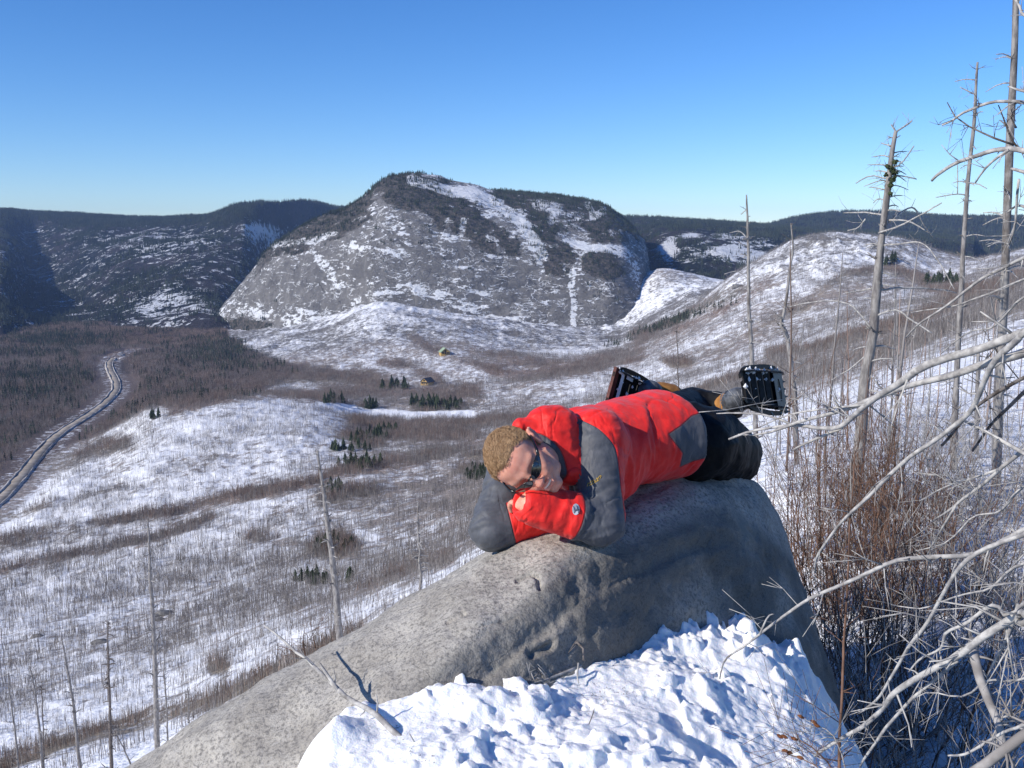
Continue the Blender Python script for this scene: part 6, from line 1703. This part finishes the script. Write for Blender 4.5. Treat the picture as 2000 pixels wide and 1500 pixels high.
for s_, pts in lens_outline:
    b = Bag(); V_ = []; n_ = len(pts); cx = sum(p[0] for p in pts) / n_; cz = sum(p[1] for p in pts) / n_
    for off in (.0008, -.0008):
        for rr in (0, .35, .7, 1.0):
            for x, z in pts:
                xx, zz = cx + (x - cx) * rr, cz + (z - cz) * rr
                V_.append(H(s_ * xx, gy(xx) + off + .0015 * (1 - rr * rr), zz))
    F_ = []
    for L_ in (0, 1):
        o_ = L_ * 4 * n_
        for k in range(3):
            for i in range(n_): F_.append((o_ + k * n_ + i, o_ + k * n_ + (i + 1) % n_, o_ + (k + 1) * n_ + (i + 1) % n_, o_ + (k + 1) * n_ + i))
    b.add(V_, F_); o = b.build("lens", LENS, loc=HP); o.location = (0, 0, 0); o.parent = gl

# --- snowshoes
m = Mat("black_plastic", 0.5, 0.10)
PLAST = m.out(m.mix(m.ss(m.noise(60, 4, .7), .45, .6), (0.004, 0.004, 0.005), (0.012, 0.013, 0.016)))
m = Mat("dark_steel", 0.4, 0.25); m.b.inputs['Metallic'].default_value = 0.3
STEEL = m.out(m.mix(m.noise(40, 3), (0.010, 0.012, 0.016), (0.035, 0.045, 0.06)))
CAKE = flat_mat("caked_snow", (0.6, 0.62, 0.65), (0.8, 0.82, 0.85), 100)
REDP = flat_mat("dark_red_plastic", (0.06, 0.008, 0.008), (0.11, 0.02, 0.018), 40, 0.5)
def boxv(o, a, b_, c_):
    """box from corner o with edge vectors a, b, c"""
    V = [o + i * a + j * b_ + k * c_ for i in (0, 1) for j in (0, 1) for k in (0, 1)]
    return V, [(0, 1, 3, 2), (4, 6, 7, 5), (0, 4, 5, 1), (2, 3, 7, 6), (0, 2, 6, 4), (1, 5, 7, 3)]
def snowshoe(c0, c1, w0, label, seed, taper=1.0, redend=False):
    """c0, c1: ends of the upper rail; w0: far side of the deck at the c0 end. The underside looks at the camera"""
    L = c1 - c0; Ln = np.linalg.norm(L); l = L / Ln
    Wv = w0 - c0; Wv = Wv - l * (Wv @ l); Wn = np.linalg.norm(Wv); w = Wv / Wn
    n = np.cross(l, w)
    if n @ (-c0) < 0: n = -n
    root = empty("snowshoe", tuple(c0)); tag(root, label, "snowshoe", "snowshoes on the man's boots")
    R = np.random.RandomState(seed)
    def put(b, name, mat, par=root):
        o = b.build(name, mat, loc=c0, smooth=False); o.location = (0, 0, 0); o.parent = par; return o
    def at(s, t, h=0.0):          # s along length 0..1, t across 0..1
        wd = Wn * (taper + (1 - taper) * sstep(0, .8, s)); edge = (Wn - wd) * .5
        return c0 + l * Ln * s + w * (edge + wd * t) + n * (h + .03 * sstep(.75, 1.0, s) * -1)
    b = Bag()
    # deck: rounded slats with gaps, side strips and end plates
    for k in range(6):
        s0 = .07 + k * .145; P = [[at(s_, t_, h_) for t_ in np.linspace(.06, .94, 9)] for s_, h_ in ((s0, 0), (s0 + .06, .008), (s0 + .122, 0))]
        V = np.array(P + [[at(s_, t_, -.006) for t_ in np.linspace(.08, .92, 9)] for s_ in (s0 + .122, s0)]).reshape(-1, 3)
        nr, nc_ = 5, 9; F = [(i * nc_ + j, i * nc_ + j + 1, ((i + 1) % nr) * nc_ + j + 1, ((i + 1) % nr) * nc_ + j) for i in range(nr) for j in range(nc_ - 1)]
        b.add(V, F)
    deck = put(b, "deck", PLAST)
    deck.name = "deck_slats"; deck['kind'] = 'stuff'
    for t0, t1 in ((0, .1), (.90, 1.0)):
        b = Bag(); P = []
        for s_ in np.linspace(0, 1, 14):
            e = .012 * math.sin(s_ * math.pi) * (-1 if t0 == 0 else 1)
            rd_ = Wn * .16 * (max(0, 1 - s_ / .14) ** 2 + max(0, (s_ - .9) / .1) ** 2) * (1 if t0 == 0 else -1)
            e += rd_
            P.append([at(s_, t0, .004) + w * e, at(s_, t1, .004) + w * e, at(s_, t1, -.005) + w * e, at(s_, t0, -.005) + w * e])
        V = np.array(P).reshape(-1, 3); F = [(i * 4 + j, i * 4 + (j + 1) % 4, (i + 1) * 4 + (j + 1) % 4, (i + 1) * 4 + j) for i in range(13) for j in range(4)] + [(0, 1, 2, 3), (52, 55, 54, 53)]
        b.add(V, F); put(b, "side_frame", PLAST)
        # toothed steel rail standing off the underside
        b = Bag(); tm = (t0 + t1) / 2 + (.06 if t0 == 0 else -.06); N_ = 15; V = []; F = []
        for i in range(N_ * 2 + 1):
            s_ = .04 + .92 * i / (N_ * 2); hh = .030 if i % 2 else .010
            for off in (-.001, .001): V += [at(s_, tm, .003) + w * off, at(s_, tm, .003 + hh) + w * off]
        for i in range(N_ * 2):
            a = i * 4; F += [(a, a + 1, a + 5, a + 4), (a + 2, a + 6, a + 7, a + 3), (a + 1, a + 3, a + 7, a + 5)]
        b.add(V, F); put(b, "toothed_rail", STEEL)
    for s0 in ((0.0, .93) if redend else (.93,)):
        b = Bag(); b.add(*boxv(at(s0, .05, -.007), l * Ln * .07, w * Wn * .9 * (taper if s0 == 0 else 1), n * .012)); put(b, "end_plate", REDP if (redend and s0 == 0) else PLAST)
    # front claw: a steel plate with an oval hole and long teeth
    b = Bag(); th = np.linspace(0, 2 * np.pi, 21)[:-1]; V = []; F = []
    for off in (.010, .013):
        for t_ in th: V.append(at(.74, .5, off) + l * .024 * math.cos(t_) * .6 + w * .045 * math.sin(t_))
        for t_ in th: V.append(at(.74, .5, off) + l * np.clip(.06 * math.cos(t_) * 1.3, -.045, .045) + w * np.clip(.085 * math.sin(t_) * 1.3, -.078, .078))
    for L_ in (0, 1):
        o_ = L_ * 40
        F += [(o_ + i, o_ + (i + 1) % 20, o_ + 20 + (i + 1) % 20, o_ + 20 + i) for i in range(20)]
    F += [(20 + i, 20 + (i + 1) % 20, 60 + (i + 1) % 20, 60 + i) for i in range(20)] + [(i, 40 + i, 40 + (i + 1) % 20, (i + 1) % 20) for i in range(20)]
    b.add(V, F); claw = put(b, "claw_plate", STEEL)
    for k in range(6):
        b = Bag(); p = at(.985, .08 + .17 * k, .004); q = w * Wn * .055
        b.add([p - q, p + q, p + l * .040 + n * .012, p - q + n * .003, p + q + n * .003], [(0, 1, 2), (3, 2, 4), (0, 3, 4, 1), (0, 2, 3), (1, 4, 2)]); put(b, "tooth", STEEL)
    for k in range(3):
        b = Bag(); p = at(.30 + .22 * k, .97, .0); q = l * .010; tip = p + n * .01 + w * (.045 - .008 * k) + l * .012
        b.add([p - q, p + q, tip, p - q + n * .003, p + q + n * .003], [(0, 1, 2), (3, 2, 4), (0, 3, 4, 1), (0, 2, 3), (1, 4, 2)]); put(b, "tooth", STEEL)
    # binding strap around the boot side, and caked snow
    b = Bag(); b.add(*tube([at(.30, .12, -.004), at(.30, .3, -.05), at(.32, .7, -.05), at(.30, .88, -.004)], [.008] * 4, 5)); b.add(*tube([at(.5, .12, -.004), at(.5, .3, -.05), at(.5, .7, -.05), at(.5, .88, -.004)], [.008] * 4, 5))
    st_ = put(b, "binding_strap", PLAST); st_['kind'] = 'stuff'
    b = Bag()
    for k in range(44):
        c_ = at(R.uniform(.03, .95), R.choice([.05, .14, .3, .5, .06, .08]) + R.uniform(-.03, .03), .009); r_ = R.uniform(.003, .009)
        V = [c_ + r_ * R.uniform(.6, 1.2) * np.array(q) for q in ((1, 0, 0), (-1, 0, 0), (0, 1, 0), (0, -1, 0), (0, 0, 1.4), (0, 0, -1))]
        b.add(V, [(0, 2, 4), (2, 1, 4), (1, 3, 4), (3, 0, 4), (2, 0, 5), (1, 2, 5), (3, 1, 5), (0, 3, 5)])
    ck = put(b, "caked_snow", CAKE); ck['kind'] = 'stuff'
    if redend:
        b = Bag(); b.add(*boxv(at(.10, .15, .010), l * .018, w * Wn * .55, n * .003)); b.add(*boxv(at(.20, .1, .010), l * .05, w * .016, n * .003)); o = put(b, "pale_label_strip", CAKE); o['kind'] = 'stuff'
snowshoe(*SH1, "black toothed snowshoe on the raised boot at the right, underside showing", 81, .86)
snowshoe(*SH2, "black snowshoe with a pale strip half hidden behind the man's red back", 82, 1.0, True)
# ------------------------------------------------------------------ two chalets on the far slope
def chalet(u, y, w, dpt, h, roofh, rot, wallm, roofm, label, yellow=True):
    p = valley.at(u, y); root = empty("chalet", tuple(p)); root.rotation_euler = (0, 0, rot); tag(root, label, "house", "chalets on the valley slope")
    def put(name, V, F, mat, par=root):
        o = mesh_obj(name, np.array(V, float), F, mat, None, False); o.parent = par; return o
    def bx_(x0, x1, y0, y1, z0, z1): return [(x, y_, z) for x in (x0, x1) for y_ in (y0, y1) for z in (z0, z1)]
    BF = [(0, 1, 3, 2), (4, 6, 7, 5), (0, 4, 5, 1), (2, 3, 7, 6), (0, 2, 6, 4), (1, 5, 7, 3)]
    put("wall", bx_(-w / 2, w / 2, -dpt / 2, dpt / 2, -2, h), BF, wallm)
    e = .6
    put("gable", [(-w / 2, -dpt / 2, h), (w / 2, -dpt / 2, h), (0, -dpt / 2, h + roofh * .95), (-w / 2, dpt / 2, h), (w / 2, dpt / 2, h), (0, dpt / 2, h + roofh * .95)], [(0, 1, 2), (3, 5, 4), (0, 2, 5, 3), (1, 4, 5, 2)], wallm)
    for s_ in (-1, 1):
        a = (s_ * (w / 2 + e), h - e * .8); b_ = (0, h + roofh)
        put("roof", [(a[0], -dpt / 2 - e, a[1]), (b_[0], -dpt / 2 - e, b_[1]), (b_[0], dpt / 2 + e, b_[1]), (a[0], dpt / 2 + e, a[1]), (a[0], -dpt / 2 - e, a[1] + .25), (b_[0], -dpt / 2 - e, b_[1] + .25), (b_[0], dpt / 2 + e, b_[1] + .25), (a[0], dpt / 2 + e, a[1] + .25)],
            [(0, 1, 2, 3), (4, 7, 6, 5), (0, 4, 5, 1), (3, 2, 6, 7), (0, 3, 7, 4), (1, 5, 6, 2)], roofm)
    for k in (-1, 0, 1): put("window", bx_(k * w * .28 - .6, k * w * .28 + .6, -dpt / 2 - .05, -dpt / 2 + .05, .9, 2.2), BF, DARKG)
    put("gable_window", bx_(-.9, .9, -dpt / 2 - .06, -dpt / 2 + .05, h + .3, h + 1.6), BF, DARKG)
    put("balcony", bx_(-w / 2, w / 2, -dpt / 2 - 1.6, -dpt / 2, h - .3, h - .1), BF, ROOFD)
    return root
DARKG = flat_mat("chalet_window_glass", (0.01, 0.012, 0.015), (0.03, 0.03, 0.035), 1, 0.2)
ROOFD = flat_mat("dark_roof_metal", (0.03, 0.035, 0.05), (0.06, 0.065, 0.08), 0.5, 0.5)
LOGW = flat_mat("yellow_log_wall", (0.42, 0.27, 0.08), (0.55, 0.37, 0.13), 0.6)
GREENR = flat_mat("pale_green_trim", (0.22, 0.30, 0.20), (0.34, 0.42, 0.30), 0.6)
chalet(867, 692, 8.5, 8, 2.6, 3.6, math.radians(18), LOGW, GREENR, "upper log chalet with a pale green gabled roof on the snowy slope")
chalet(833, 751, 7.5, 8, 2.8, 2.8, math.radians(-35), LOGW, ROOFD, "lower yellow chalet with a dark blue roof beside the bare wood")
# boulders peeping through the snow of the lower slope
ROCKM = flat_mat("slope_boulder_rock", (0.10, 0.10, 0.10), (0.20, 0.195, 0.19), 0.8)
for k, (u, y, r, lab) in enumerate(((317, 1200, 2.6, "large grey rock in the snow right of the tall left pole"), (308, 1213, 1.4, "small rock touching the large grey rock's lower side"), (332, 1205, 1.0, "smallest rock at the right of the large grey rock"),
        (193, 1258, 2.2, "flat rock beside the dark ragged spruce at the left"), (468, 1172, 1.7, "lone rock higher on the slope, right of the tall pole"), (70, 1243, 1.5, "low rock near the left edge of the slope"), (1440, 560, 4.5, "dark outcrop on the white saddle right of the cliff"))):
    p = valley.at(u, y); R = np.random.RandomState(k + 5)
    me = bmesh.new(); bmesh.ops.create_icosphere(me, subdivisions=3, radius=1.0)
    V = np.array([v.co[:] for v in me.verts]); F = [tuple(v.index for v in f.verts) for f in me.faces]; me.free()
    V = V * (1 + 0.45 * fbm(V + k * 9, 0.9, 3, 801)[:, None]) * np.array([1.2, 0.9, 0.55]) * r * (p[1] / 300.0 if y > 600 else 1)
    o = mesh_obj("slope_rock", V, F, ROCKM, None, False); o.location = tuple(p + np.array([0, 0, 0.1])); tag(o, lab, "rock", "rocks showing through the snow")
